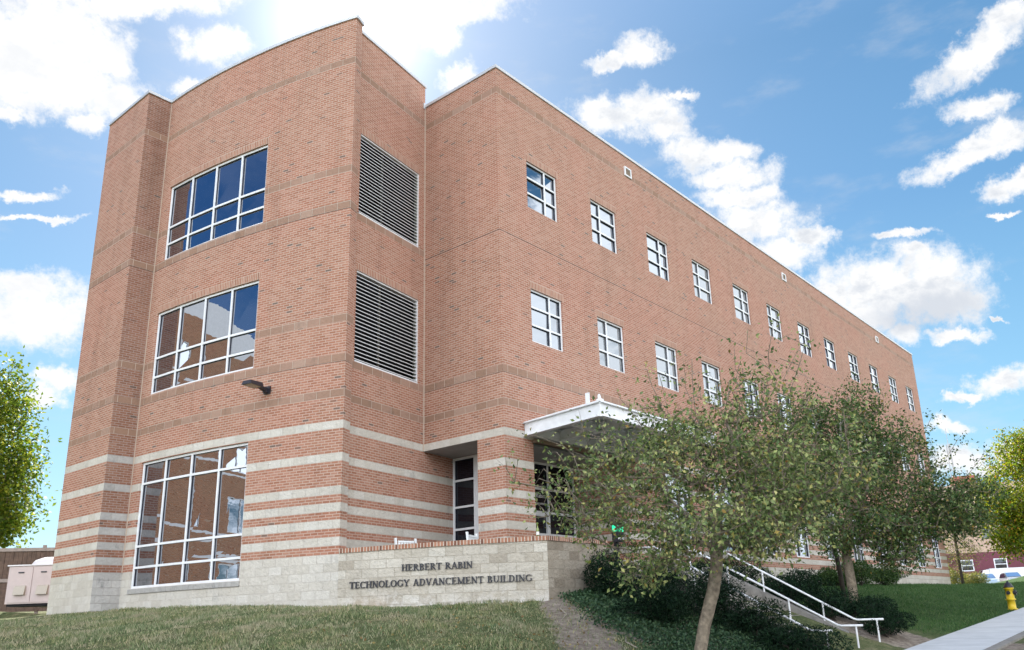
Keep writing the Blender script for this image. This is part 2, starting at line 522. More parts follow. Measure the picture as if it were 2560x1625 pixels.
def glass_mat(name, fac, tint=(0.006, 0.008, 0.014), wob=0.05, rough=0.0, refl=(0.86, 0.92, 1.0)):
    m = bpy.data.materials.new(name)
    m.use_nodes = True
    k = NT(m.node_tree)
    k.n.remove(k.n['Principled BSDF'])
    out = k.n['Material Output']
    df = k.new('ShaderNodeBsdfDiffuse')
    df.inputs[0].default_value = (*tint, 1)
    gl = k.new('ShaderNodeBsdfGlossy')
    gl.inputs[0].default_value = (*refl, 1)
    gl.inputs['Roughness'].default_value = rough
    geo = k.new('ShaderNodeNewGeometry')
    n = k.noise(k.vmath('MULTIPLY', geo.outputs['Position'], (1, 1, 2.2)), 1.5, 2, 0.5)
    bp = k.new('ShaderNodeBump')
    bp.inputs['Strength'].default_value = wob
    bp.inputs['Distance'].default_value = 0.02
    k.l.new(n, bp.inputs['Height'])
    k.l.new(bp.outputs[0], gl.inputs['Normal'])
    fr = k.new('ShaderNodeFresnel')
    fr.inputs[0].default_value = 1.5
    f = k.math('ADD', k.math('MULTIPLY', fr.outputs[0], 0.9), fac, clamp=True)
    mx = k.new('ShaderNodeMixShader')
    k.l.new(f, mx.inputs[0])
    k.l.new(df.outputs[0], mx.inputs[1])
    k.l.new(gl.outputs[0], mx.inputs[2])
    k.l.new(mx.outputs[0], out.inputs[0])
    return m


M_GLASS = glass_mat('reflective_glass', 0.36, refl=(.86, .93, 1.0))
M_BLINDGLASS = glass_mat('glass_over_pale_blind', 0.22, tint=(.16, .165, .165), refl=(.86, .93, 1.0))
M_TGLASS = glass_mat('tower_glass', 0.38, refl=(.90, .92, .98), wob=.035)
M_DGLASS = glass_mat('dark_glass', 0.02, tint=(0.006, 0.007, 0.012))
M_CARGLASS = glass_mat('car_glass', 0.12, wob=0.0)


def leaf_mat(name, stops, trans=0.35, rough=0.55, tint=None, spec=0.3, straw=None, clump=False):
    m = bpy.data.materials.new(name)
    m.use_nodes = True
    k = NT(m.node_tree)
    b = k.n['Principled BSDF']
    out = k.n['Material Output']
    geo = k.new('ShaderNodeNewGeometry')
    col = k.ramp(geo.outputs['Random Per Island'], stops)
    cl = k.noise(geo.outputs['Position'], 1.1, 3)
    col = k.mix(k.smooth(cl, 0.35, 0.65), col, k.mix(1.0, col, tint or (0.62, 0.74, 0.62), 'MULTIPLY'))
    if clump:
        c2 = k.noise(geo.outputs['Position'], 3.2, 3)
        col = k.mix(k.smooth(c2, 0.44, 0.60), col, k.mix(1.0, col, (0.55, 0.66, 0.52), 'MULTIPLY'))
    if straw:
        sn = k.noise(geo.outputs['Position'], 1.7, 5, 0.7)
        col = k.mix(k.smooth(sn, .47, .66, 0, .8), col, straw)
    k.l.new(col, b.inputs['Base Color'])
    b.inputs['Roughness'].default_value = rough
    b.inputs['Specular IOR Level'].default_value = spec
    tr = k.new('ShaderNodeBsdfTranslucent')
    k.l.new(col, tr.inputs[0])
    mx = k.new('ShaderNodeMixShader')
    mx.inputs[0].default_value = trans
    k.l.new(b.outputs[0], mx.inputs[1])
    k.l.new(tr.outputs[0], mx.inputs[2])
    k.l.new(mx.outputs[0], out.inputs[0])
    return m


M_LEAF_A = leaf_mat('olive_autumn_leaf', [(0.0, (0.085, 0.13, 0.05)), (0.35, (0.21, 0.265, 0.105)), (0.7, (0.40, 0.42, 0.18)), (0.9, (0.56, 0.53, 0.22)), (0.985, (0.46, 0.33, 0.09)), (1.0, (0.36, 0.15, 0.05))], 0.3, clump=True)
M_LEAF_B = leaf_mat('dark_olive_leaf', [(0.0, (0.045, 0.09, 0.032)), (0.45, (0.10, 0.16, 0.055)), (0.8, (0.20, 0.25, 0.085)), (0.975, (0.30, 0.26, 0.08)), (1.0, (0.34, 0.18, 0.04))], 0.3, clump=True)
M_LEAF_LIT = leaf_mat('bright_green_leaf', [(0.0, (0.07, 0.13, 0.014)), (0.5, (0.17, 0.25, 0.022)), (1.0, (0.36, 0.37, 0.04))], 0.5)
M_LEAF_MAPLE = leaf_mat('yellow_green_maple_leaf', [(0.0, (0.07, 0.14, 0.008)), (0.5, (0.20, 0.27, 0.012)), (0.9, (0.42, 0.39, 0.018)), (1.0, (0.45, 0.16, 0.02))], 0.48)
M_LEAF_CON = leaf_mat('thin_conifer_leaf', [(0.0, (0.09, 0.12, 0.03)), (0.6, (0.20, 0.21, 0.05)), (1.0, (0.36, 0.31, 0.08))], 0.45)
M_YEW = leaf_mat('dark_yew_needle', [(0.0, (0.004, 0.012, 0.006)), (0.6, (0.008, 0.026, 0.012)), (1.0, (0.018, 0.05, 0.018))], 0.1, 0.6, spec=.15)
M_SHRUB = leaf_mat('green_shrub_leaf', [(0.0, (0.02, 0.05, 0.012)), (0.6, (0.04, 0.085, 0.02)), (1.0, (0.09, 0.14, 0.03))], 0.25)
M_IVY = leaf_mat('ivy_leaf', [(0.0, (0.02, 0.05, 0.022)), (0.6, (0.045, 0.095, 0.045)), (1.0, (0.11, 0.17, 0.08))], 0.2)
M_GRASS = leaf_mat('grass_blade', [(0.0, (0.08, 0.13, 0.055)), (0.5, (0.17, 0.225, 0.10)), (0.8, (0.30, 0.32, 0.175)), (1.0, (0.46, 0.42, 0.28))], 0.25, tint=(1.1, 1.0, 0.9), straw=(.42, .36, .25))
M_GRASS_R = leaf_mat('green_grass_blade', [(0.0, (0.03, 0.085, 0.022)), (0.6, (0.06, 0.14, 0.04)), (1.0, (0.14, 0.20, 0.07))], 0.25)
M_BARK = mat('grey_brown_bark', (0.19, 0.155, 0.115), 0.9, var=0.5, vscale=11, bump=1.0, bscale=28)
M_BARKD = mat('dark_bark', (0.05, 0.04, 0.033), 0.9, var=0.3, vscale=9, bump=0.6, bscale=30)

# ------------------------------------------------------------------ the building
CC = Vector((13.7, 9.4))      # centre and radius of the curved front
RC = 18.76
S_T, S_P = -22.85, 1.37       # tower corner, pier (degrees along the arc)
ZR, ZT = 14.33, 15.10         # parapet heights (main block, tower)
ZB = -3.2


def arc_pt(s, z, d=0.0):
    a = R_(s)
    r = RC + d
    if S_T < s < S_P:                  # the tower front is a little flatter than the wall that runs on from it
        r -= 0.13 * math.sin(math.pi * (s - S_T) / (S_P - S_T))
    return (CC.x - r * math.cos(a), CC.y + r * math.sin(a), z)


def f_curve(u, z, d=0.0):                 # u = metres from the pier towards the tower corner
    return arc_pt(S_P - math.degrees(u / RC), z, d)


def u_of(s):
    return R_(S_P - s) * RC


def f_line(p0, p1):
    p0, p1 = Vector(p0), Vector(p1)
    e = (p1 - p0).normalized()
    n = Vector((e.y, -e.x))

    def f(u, z, d=0.0):
        q = p0 + e * u + n * d
        return (q.x, q.y, z)
    f.length = (p1 - p0).length
    return f


STONE_ROWS = [(1, 2), (3, 4), (5, 6), (7, 8), (11, 12), (15, 16)]
MAIN_BANDS = [(ZB, 0.0, 1, 0.0)] + [(a * U, b * U, 1, 0.0) for a, b in STONE_ROWS] + [(19 * U, 20 * U, 2, 19 * U), (4.774, 4.786, 3, 0), (4.786, 4.985, 2, 4.786), (8.97, 8.99, 3, 0), (13.50, 13.70, 2, 13.50)]
TOWER_BANDS = [b for b in MAIN_BANDS if b[2] != 3 or b[0] < 5][:-1] + [(5.85, 6.06, 2, 5.85), (9.05, 9.068, 3, 0), (9.068, 9.29, 2, 9.068), (10.17, 10.375, 2, 10.17), (13.62, 13.825, 2, 13.62)]
SIDE_BANDS = [(b[0], b[1], b[2], b[3]) for b in TOWER_BANDS if not (5.5 < b[0] < 6.5 or 10 < b[0] < 11 or b[2] == 3)]
WALL_MATS = [M_BRICK, M_STONE, M_BROWN, M_GROOVE, M_SOLDIER]


def wall(mb, f, u0, u1, z0, z1, bands, holes=(), solid=(), step=None, reveal=0.1, u_off=0.0):
    us = {u0, u1}
    zs = {z0, z1}
    for b in bands:
        for z in b[:2]:
            if z0 < z < z1:
                zs.add(z)
    for r in list(holes) + list(solid):
        for u in r[:2]:
            if u0 < u < u1:
                us.add(u)
        for z in r[2:4]:
            if z0 < z < z1:
                zs.add(z)
    if step:
        n = int((u1 - u0) / step)
        for i in range(1, n):
            us.add(u0 + (u1 - u0) * i / n)
    us = sorted(us)
    zs = sorted(zs)
    for i in range(len(us) - 1):
        if us[i + 1] - us[i] < 1e-5:
            continue
        for j in range(len(zs) - 1):
            ua, ub, za, zb = us[i], us[i + 1], zs[j], zs[j + 1]
            if zb - za < 1e-5:
                continue
            uc, zc = (ua + ub) / 2, (za + zb) / 2
            if any(h[0] < uc < h[1] and h[2] < zc < h[3] for h in holes):
                continue
            mi, vo = 0, 0.0
            for b in bands:
                if b[0] < zc < b[1]:
                    mi, vo = b[2], b[3]
            for r in solid:
                if r[0] < uc < r[1] and r[2] < zc < r[3]:
                    mi, vo = 4, r[2]
            mb.poly([f(ua, za), f(ub, za), f(ub, zb), f(ua, zb)], mi,
                    [(ua + u_off, za - vo), (ub + u_off, za - vo), (ub + u_off, zb - vo), (ua + u_off, zb - vo)])
    for h in holes:
        if len(h) > 4 and h[4] == 0:
            continue
        rv = h[4] if len(h) > 4 else reveal
        a, b, c, d = h[:4]
        nn = max(1, int((b - a) / step)) if step else 1
        for (p, q) in ((a, None), (b, None)):
            # jambs keep the banding of the wall
            zz = [z for z in zs if c <= z <= d]
            for j in range(len(zz) - 1):
                zc = (zz[j] + zz[j + 1]) / 2
                mi, vo = 0, 0.0
                for bb in bands:
                    if bb[0] < zc < bb[1]:
                        mi, vo = bb[2], bb[3]
                P = [f(p, zz[j], 0), f(p, zz[j], -rv), f(p, zz[j + 1], -rv), f(p, zz[j + 1], 0)]
                if p == b:
                    P = P[::-1]
                uvq = [(0, zz[j] - vo), (rv, zz[j] - vo), (rv, zz[j + 1] - vo), (0, zz[j + 1] - vo)]
                if p == b:
                    uvq = uvq[::-1]
                mb.poly(P, mi, uvq)
        for i in range(nn):
            x0, x1 = a + (b - a) * i / nn, a + (b - a) * (i + 1) / nn
            mb.poly([f(x0, c, -rv), f(x0, c, 0), f(x1, c, 0), f(x1, c, -rv)][::-1], 0, [(x0, 0), (x0, rv), (x1, rv), (x1, 0)])
            mb.poly([f(x0, d, 0), f(x0, d, -rv), f(x1, d, -rv), f(x1, d, 0)][::-1], 0, [(x0, 0), (x0, rv), (x1, rv), (x1, 0)])


def coping(mb, f, u0, u1, z, step=None, w=0.36, h=0.095, over=0.04):
    n = max(1, int((u1 - u0) / step)) if step else 1
    for i in range(n):
        a, b = u0 + (u1 - u0) * i / n, u0 + (u1 - u0) * (i + 1) / n
        mb.fbox(f, a, b, z, z + h, -w, over)


def window(f, root, u0, u1, z0, z1, cols, rows, glass, inset=0.09, fw=0.055, mw=0.05, label=None, pocket=0.03):
    """frame mesh with its glass as a sub-part; cols/rows = inner mullion positions"""
    mb, kb, gb = MB(), MB(), MB()
    do = -inset + 0.035
    fd = do - 0.028                 # thin white face; the jamb shade behind it is dark colour
    gd = -inset - pocket
    e = 0.003
    cu = [u0] + list(cols) + [u1]
    rz = [z0] + list(rows) + [z1]
    for i, u in enumerate(cu):
        a, b = (u, u + fw) if i == 0 else ((u - fw, u) if i == len(cu) - 1 else (u - mw / 2, u + mw / 2))
        mb.fbox(f, a, b, z0 + 0.001, z1 - 0.001, fd, do)
        kb.fbox(f, a + e, b - e, z0 + 0.004, z1 - 0.004, gd - .01, fd - .001)
    for i in range(len(cu) - 1):
        a = cu[i] + (fw if i == 0 else mw / 2)
        b = cu[i + 1] - (fw if i == len(cu) - 2 else mw / 2)
        for j, z in enumerate(rz):
            p, q = (z + 0.002, z + fw) if j == 0 else ((z - fw, z - 0.002) if j == len(rz) - 1 else (z - mw / 2, z + mw / 2))
            mb.fbox(f, a, b, p, q, fd + 0.002, do - 0.003)
            kb.fbox(f, a, b, p + e, q - e, gd - .008, fd - .001)
        for j in range(len(rz) - 1):
            za = rz[j] + (fw if j == 0 else mw / 2)
            zb = rz[j + 1] - (fw if j == len(rz) - 2 else mw / 2)
            t = [random.uniform(-.006, .006) for _ in range(4)]
            gb.poly([f(a - e, za - e, gd + t[0]), f(b + e, za - e, gd + t[1]), f(b + e, zb + e, gd + t[2]), f(a - e, zb + e, gd + t[3])], 0)
    w = mb.build('window', M_WHITE, root)
    gb.build('glass', glass, w)
    kb.build('glazing_pocket', M_POCKET, w)
    if label:
        w['label'] = label
    return w


bld = thing('technology_building', 'large three storey brick building with pale stone stripes, curved corner tower and white windows', 'building', (0, 0, 0))

# --- main block, long front (y = 0)
fA = f_line((0, 0), (41.05, 0))
W0, WSP, WW = 1.293, 3.3745, 1.484
rowsA = [(10.177, 11.744), (5.93, 7.558), (0.48, 3.03)]
holesA, solidA, winA = [], [], []
for i in range(12):
    ua = W0 + WSP * i - (0.0766 if i % 2 else 0)
    for r, (za, zb) in enumerate(rowsA):
        if r == 2 and ua < 6:
            continue
        holesA.append((ua, ua + WW, za, zb))
        winA.append((i, r, ua, ua + WW, za, zb))
        if r < 2:
            solidA.append((ua - .07, ua + WW + .07, zb, zb + 0.2132))
ENT = (1.18, 5.6, -0.6, 3.05, 0.3)
holesA.append(ENT)
mb = MB()
wall(mb, fA, 0, 41.05, ZB, ZR, MAIN_BANDS, holesA, solidA, reveal=0.15)
# short front (x = 0), from the inner corner to the near corner
fB = f_line((0, 3.09), (0, 0))
wall(mb, fB, 0, 3.09, ZB, ZR, MAIN_BANDS, [(0.0, 2.11, -0.6, 3.05, 0)], u_off=-3.09)
# pillar sides inside the porch
wall(mb, f_line((1.18, 0.3), (1.18, 0.98)), 0, 0.68, ZB, 3.05, MAIN_BANDS)
wall(mb, f_line((1.18, 0.98), (0, 0.98)), 0, 1.18, ZB, 3.05, MAIN_BANDS)
# right wall of the porch
wall(mb, f_line((5.6, 2.0), (5.6, 0.3)), 0, 1.7, ZB, 3.05, MAIN_BANDS)
# far end, back and roof
wall(mb, f_line((41.05, 0), (41.05, 16)), 0, 16, ZB, ZR, MAIN_BANDS)
wall(mb, f_line((41.05, 16), (0, 16)), 0, 41.05, ZB, ZR, MAIN_BANDS)
wall(mb, f_line((0, 16), (0, 3.09)), 0, 12.91, ZB, ZR, [])
mb.build('main_block_wall', WALL_MATS, bld)

# --- tower: side wall, return, curved front, pier
pQ = arc_pt(S_T, 0, -0.34)
qx, qy = pQ[0], pQ[1]
SIDE0 = (-3.25, 2.498)
SIDE1 = (1.43, 3.353)
fC = f_line(SIDE0, SIDE1)
LC = fC.length


def side_u(x):
    return (x - SIDE0[0]) / (SIDE1[0] - SIDE0[0]) * LC


mb = MB()
louv = [(side_u(-2.98), side_u(-0.27), 4.99, 7.58), (side_u(-2.98), side_u(-0.27), 9.28, 11.80)]
solC = [(a, b, d, d + 0.2132) for a, b, c, d in louv]
uD = side_u(0.0)
wall(mb, fC, 0, uD, ZB, ZT, SIDE_BANDS, louv, solC, reveal=0.2)
wall(mb, fC, uD, LC, ZB, 3.05, SIDE_BANDS)
tc_ = arc_pt(S_T, 0)
fR = f_line((tc_[0], tc_[1]), (qx, qy))
wall(mb, fR, 0, fR.length, ZB, ZT, TOWER_BANDS, u_off=u_of(S_T))
wall(mb, f_line((qx, qy), SIDE0), 0, f_line((qx, qy), SIDE0).length, ZB, ZT, TOWER_BANDS)
UT = u_of(S_T)
wu0, wu1 = u_of(-0.02), u_of(-13.74)
towerW = [(9.30, 11.84), (5.03, 7.58), (-0.46, 3.03)]
holesE = [(wu0, wu1, a, b, 0.14) for a, b in towerW]
solE = [(wu0 - .02, wu1 + .07, 11.84, 12.053), (wu0 - .02, wu1 + .07, 7.58, 7.793)]
wall(mb, f_curve, 0, UT, ZB, ZT, TOWER_BANDS, holesE, solE, step=0.45)
PX = -5.82
px1 = arc_pt(S_P, 0)
nb0 = len(mb.m)
wall(mb, f_line((PX, px1[1]), (px1[0], px1[1])), 0, px1[0] - PX, ZB, ZT, TOWER_BANDS, u_off=0.1)
for i in range(nb0, len(mb.m)):          # stained side of the pier, with the notch's shade in its colours too
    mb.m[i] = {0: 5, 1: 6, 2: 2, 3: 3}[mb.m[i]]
wall(mb, f_line((PX, 12.63), (PX, px1[1])), 0, 12.63 - px1[1], ZB, ZT, TOWER_BANDS)
wall(mb, f_line((0, 12.63), (PX, 12.63)), 0, -PX, ZB, ZT, TOWER_BANDS)
wall(mb, f_line((0, 3.09), (0, 12.63)), 0, 9.54, ZR - 1, ZT, [])
mb.build('tower_wall', WALL_MATS + [M_BRICKW, M_STONEW], bld)

M_SEAL = mat('pale_sealant', (.46, .36, .29), .8)
for (x_, y_, zt_, z0_) in ((px1[0] - .012, px1[1] - .012, ZT, 0.0), (-.014, 3.075, ZR, 3.06)):
    mb = MB()
    mb.box(x_ - .012, x_ + .012, y_ - .012, y_ + .012, z0_, zt_)
    mb.build('sealant_joint', M_SEAL, bld)

# roofs, parapet backs and copings
mb = MB()
mb.box(0.3, 40.75, 0.3, 15.7, ZR - 0.7, ZR - 0.5)
pts = [f_curve(UT * i / 12, ZT - 0.6, -0.33) for i in range(12)] + [(-3.0, 2.95, ZT - .6)]
mb.poly([(PX + .3, 12.3, ZT - .6)] + [(PX + .3, px1[1] + .3, ZT - .6)] + pts + [(-0.02, 3.4, ZT - .6), (-0.02, 12.3, ZT - .6)])
mb.build('roof', M_ROOF, bld)
mb = MB()
coping(mb, fA, -0.05, 41.1, ZR)
coping(mb, fB, -0.02, 2.73, ZR)
coping(mb, f_line((41.05, 0.36), (41.05, 16)), 0, 15.64, ZR)
coping(mb, f_curve, 0, UT + 0.03, ZT, step=0.45)
coping(mb, f_line((PX, px1[1]), (px1[0], px1[1])), 0.36, px1[0] - PX - .04, ZT)
coping(mb, f_line((PX, 12.63), (PX, px1[1])), 0, 12.68 - px1[1], ZT)
coping(mb, fC, 0.02, uD + 0.05, ZT)
mb.fbox(fR, 0.36 - .36, fR.length + 0.03, ZT + 0.002, ZT + 0.108, -0.2, 0.05)
mb.box(-0.33, -0.0, 3.6, 12.6, ZT, ZT + 0.1)
# small flashing end where the low parapet meets the tower
mb.box(-0.09, 0.02, 3.06, 3.14, ZR - 0.05, ZR + 0.16)
mb.build('parapet_coping', M_COPING, bld)

# windows of the long front
for (i, r, a, b, za, zb) in winA:
    c = a + (b - a) * (0.62 if i % 2 == 0 else 0.38)
    if r < 2:
        rw = [za + (zb - za) / 3, za + 2 * (zb - za) / 3]
    else:
        rw = [za + 0.62, za + 1.24, za + 1.95]
    window(fA, bld, a, b, za, zb, [c], rw, M_GLASS if (i * 5 + r * 3) % 7 in (0, 2, 3, 5) else M_BLINDGLASS, inset=0.09, fw=0.05, mw=0.055)
# tower windows
cols = [u_of(s) for s in (-3.5, -7.0, -10.42)]
window(f_curve, bld, wu0, wu1, 9.30, 11.84, cols, [9.85, 10.42], M_TGLASS, fw=0.065, mw=0.06, pocket=.02, label='top tower window of four tall columns mirroring blue sky')
window(f_curve, bld, wu0, wu1, 5.03, 7.58, cols, [5.56, 6.15], M_TGLASS, fw=0.065, mw=0.06, pocket=.02, label='middle tower window of four columns above the wall lamp')
window(f_curve, bld, wu0, wu1, -0.46, 3.03, cols, [0.10, 0.675, 2.42], M_TGLASS, fw=0.065, mw=0.06, pocket=.02, label='tall ground floor tower window with sixteen panes')
mb = MB()
n = 10
for i in range(n):
    a, b = wu0 - .03 + (wu1 - wu0 + .06) * i / n, wu0 - .03 + (wu1 - wu0 + .06) * (i + 1) / n
    mb.fbox(f_curve, a + .004, b - .004, -0.60, -0.475, -0.13, 0.03)
mb.build('window_sill', M_STONEW, bld)

# louvers
M_BLADE = mat('shaded_blade_metal', (.006, .006, .012), .7, spec=.1)  # shade under the louver blades is put into this near-black colour
for (a, b, c, d) in louv:
    mb = MB()
    for (p, q) in ((a, a + .02), (b - .045, b)):
        mb.fbox(fC, p, q, c + .001, d - .001, -0.16, -0.03)
    mb.fbox(fC, a + .05, b - .05, c + .002, c + .05, -0.16, -0.02)
    mb.fbox(fC, a + .05, b - .05, d - .045, d - .002, -0.16, -0.03)
    lo = mb.build('louver', M_WHITE, bld)
    sb, lb = MB(), MB()
    ns = 23
    for i in range(ns):
        z = c + .06 + (d - c - .13) * (i + .5) / ns
        # blade pitched down and outward
        P = [(a + .022, z - .026, -.036), (b - .047, z - .026, -.036), (b - .047, z + .014, -.135), (a + .022, z + .014, -.135)]
        t = .006
        sb.box8([fC(p[0], p[1] - t / 2, p[2]) for p in P] + [fC(p[0], p[1] + t / 2, p[2]) for p in P])
        lb.fbox(fC, a + .022, b - .047, z - .038, z - .019, -.034, -.028)
    sb.build('slats', M_BLADE, lo)
    lb.build('slat_lips', M_WHITE, lo)
    bb = MB()
    m = a + (b - a) * 0.42
    bb.fbox(fC, m - .03, m + .03, c + .05, d - .05, -.19, -.15)
    bb.build('mullion', M_SOFFIT, lo)
    bb = MB()
    bb.fbox(fC, a + .002, b - .002, c + .002, d - .002, -.25, -.199)
    bb.build('screen', M_DARK, lo)

# small square vents under the roofline
M_VENTG = mat('vent_screen', (0.30, 0.24, 0.19), 0.8)
for x in (6.83, 20.32, 33.63):
    mb = MB()
    z0, z1 = 13.53, 13.90
    mb.fbox(fA, x, x + .42, z0, z0 + .05, -.02, .05)
    mb.fbox(fA, x, x + .42, z1 - .05, z1, -.02, .05)
    mb.fbox(fA, x, x + .05, z0 + .05, z1 - .05, -.02, .05)
    mb.fbox(fA, x + .37, x + .42, z0 + .05, z1 - .05, -.02, .05)
    v = mb.build('vent', M_WHITE, bld)
    mb = MB()
    mb.fbox(fA, x + .05, x + .37, z0 + .05, z1 - .05, -.01, .012)
    for i in range(4):
        z = z0 + .08 + i * .06
        mb.fbox(fA, x + .051, x + .369, z, z + .015, .012, .03)
    mb.build('grille', M_VENTG, v)

# porch: ceiling, storefront, side light
mb = MB()
mb.poly([(0.0, 0.98, 3.05), (0.0, 3.09, 3.05), (1.43, 3.353, 3.05), (1.43, 2.0, 3.05), (5.6, 2.0, 3.05), (5.6, 0.0, 3.05), (1.18, 0.0, 3.05), (1.18, 0.98, 3.05)])
mb.box(1.19, 5.59, 0.32, 0.36, 3.0, 3.049)
mb.build('porch_ceiling', M_SOFFIT, bld)
fW = f_line((1.43, 3.35), (1.43, 2.0))
window(fW, bld, 0.0, 0.92, -0.6, 3.045, [], [0.15, 0.94, 1.58, 2.36], M_DGLASS, inset=0.03, fw=0.07, mw=0.06, label='tall narrow dark side window inside the porch')
mb = MB()
mb.fbox(fW, 0.921, 1.35, -0.6, 3.048, -.1, 0.0)
mb.build('corner_post', M_WHITE, bld)
fS = f_line((1.43, 2.0), (5.6, 2.0))
sf = window(fS, bld, 0.0, 4.17, -0.6, 3.045, [0.9, 1.83, 2.83], [0.83, 1.50, 2.22], M_DGLASS, inset=0.03, fw=0.07, mw=0.07, label='dark glazed entrance screen with white lettering')
mb = MB()
a, b = 1.865, 2.795
for (p, q, s, t) in ((a, a + .08, -.595, 1.465), (b - .08, b, -.595, 1.465), (a + .08, b - .08, -.594, -.45), (a + .08, b - .08, 1.38, 1.464)):
    mb.fbox(fS, p, q, s, t, -.05, .03)
dr = mb.build('door', M_WHITE, bld)
mb = MB()
mb.fbox(fS, b - .06, b - .03, 0.25, 0.75, .03, .075)
mb.build('door_handle', M_BLACK, dr)


def text_mesh(body, size, f, ua, z, d, name, m, parent, right=True):
    cu = bpy.data.curves.new('t', 'FONT')
    cu.body = body
    cu.size = size
    cu.align_x = 'RIGHT' if right else 'LEFT'
    cu.resolution_u = 2
    ob = bpy.data.objects.new('t', cu)
    COL.objects.link(ob)
    dg = bpy.context.evaluated_depsgraph_get()
    me = bpy.data.meshes.new_from_object(ob.evaluated_get(dg))
    bpy.data.objects.remove(ob)
    for v in me.vertices:
        v.co = f(ua + v.co.x, z + v.co.y, d)
    me.name = name
    me.materials.clear()
    me.materials.append(m)
    o = bpy.data.objects.new(name, me)
    COL.objects.link(o)
    o.parent = parent
    return o


M_VINYL = mat('white_vinyl', (0.8, 0.8, 0.82), 0.5)
text_mesh('Herbert Rabin', 0.20, fS, 2.70, 1.95, -.035, 'lettering', M_VINYL, sf)
text_mesh('Technology Advancement', 0.125, fS, 2.76, 1.74, -.035, 'lettering', M_VINYL, sf)

# canopy over the entrance
mb = MB()
cz0, cz1 = 3.10, 3.47
wl = Vector((0.82, -0.01))
ol = Vector((0.42, -2.80))
CXR = 6.3


def beam(mb, p, q, z0, z1, w):
    """white channel: web with top and bottom flanges"""
    p, q = Vector(p), Vector(q)
    e = (q - p).normalized()
    nrm = Vector((e.y, -e.x)) * w

    def bx(o0, o1, za, zb):
        a, b, c, d = p + nrm * o0, q + nrm * o0, q + nrm * o1, p + nrm * o1
        mb.box8([(a.x, a.y, za), (b.x, b.y, za), (c.x, c.y, za), (d.x, d.y, za), (a.x, a.y, zb), (b.x, b.y, zb), (c.x, c.y, zb), (d.x, d.y, zb)])
    bx(0, .25, z0 + .02, z1 - .02)
    bx(-.7, 1, z0, z0 + .02)
    bx(-.7, 1, z1 - .02, z1)


beam(mb, ol, wl, cz0, cz1, 0.10)
beam(mb, (CXR, -2.80), ol + Vector((.02, 0)), cz0 + .003, cz1 + .003, 0.10)
beam(mb, (CXR, -.01), (CXR, -2.78), cz0, cz1, 0.10)
for x in (2.2, 3.6, 5.0):
    beam(mb, (x, -2.72), (x, -.02), cz0 + .06, cz1 - .03, 0.08)
beam(mb, (0.85, -.12), (CXR - .1, -.12), cz0 + .01, cz1 - .01, 0.09)
beam(mb, (0.62, -1.45), (CXR - .1, -1.45), cz0 + .08, cz1 - .05, 0.07)
cn = mb.build('canopy', M_WHITE, bld)
mb = MB()
P = [(wl.x, wl.y), (ol.x - .05, ol.y - .03), (CXR + .05, -2.83), (CXR + .05, -.01)]
mb.prism([(x, y, cz1 + .006) for x, y in P], (0, 0, .035))
mb.build('canopy_deck', M_WHITE, cn)
mb = MB()
mb.box(.60, .625, -2.36, -2.24, cz1 + .056, cz1 + .36)
mb.box(.56, .70, -2.40, -2.16, cz1 + .052, cz1 + .07)
mb.build('canopy_bracket', M_WHITE, cn)
mb = MB()
mb.box(.66, .80, -2.66, -2.54, cz1 + .056, cz1 + .16)
mb.prism([(.69, -2.64, cz1 + .161), (.69, -2.56, cz1 + .161), (.69, -2.56, cz1 + .27), (.69, -2.60, cz1 + .29)], (.05, 0, 0))
mb.build('canopy_bracket', M_WHITE, cn, bevel=.008)
mb = MB()
mb.box(1.1, 5.8, -.16, -.04, 2.96, 3.05)
mb.build('header_beam', mat('brown_beam', (.16, .11, .07), .6), cn)

# --- sign wall: runs on along the arc past the tower corner
S_E = -38.05


def cap_z(s):
    t = (s - S_T) / (S_E - S_T)
    return 0.012 + 0.07 * t


sign = thing('sign_wall', 'curved pale block planter wall with brick cap and raised black lettering', 'wall', arc_pt(S_E, -1.2))
mb = MB()
NS = 34
for i in range(NS):
    sa, sb = S_T + (S_E - S_T) * i / NS, S_T + (S_E - S_T) * (i + 1) / NS
    for d, rev in ((0.0, False), (-0.35, True)):
        P = [arc_pt(sa, ZB, d), arc_pt(sb, ZB, d), arc_pt(sb, cap_z(sb), d), arc_pt(sa, cap_z(sa), d)]
        uv = [(u_of(sa), ZB), (u_of(sb), ZB), (u_of(sb), cap_z(sb) - .03), (u_of(sa), cap_z(sa) - .03)]
        if rev:
            P, uv = P[::-1], uv[::-1]
        mb.poly(P, 0, uv)
ce = arc_pt(S_E, 0)
RX = 1.32
f2 = f_line((ce[0], ce[1]), (RX, -2.13))
zc = cap_z(S_E)
for d in (0, -.35):
    mb.poly([f2(0, ZB, d), f2(f2.length, ZB, d), f2(f2.length, zc, d), f2(0, zc, d)], 0, [(0.2, ZB), (f2.length + .2, ZB), (f2.length + .2, zc - .08), (.2, zc - .08)])
mb.fbox(f2, f2.length - .001, f2.length, ZB, zc - .001, -.35, 0)
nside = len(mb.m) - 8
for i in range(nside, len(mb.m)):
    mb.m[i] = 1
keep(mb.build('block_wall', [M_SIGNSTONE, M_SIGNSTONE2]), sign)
mb = MB()
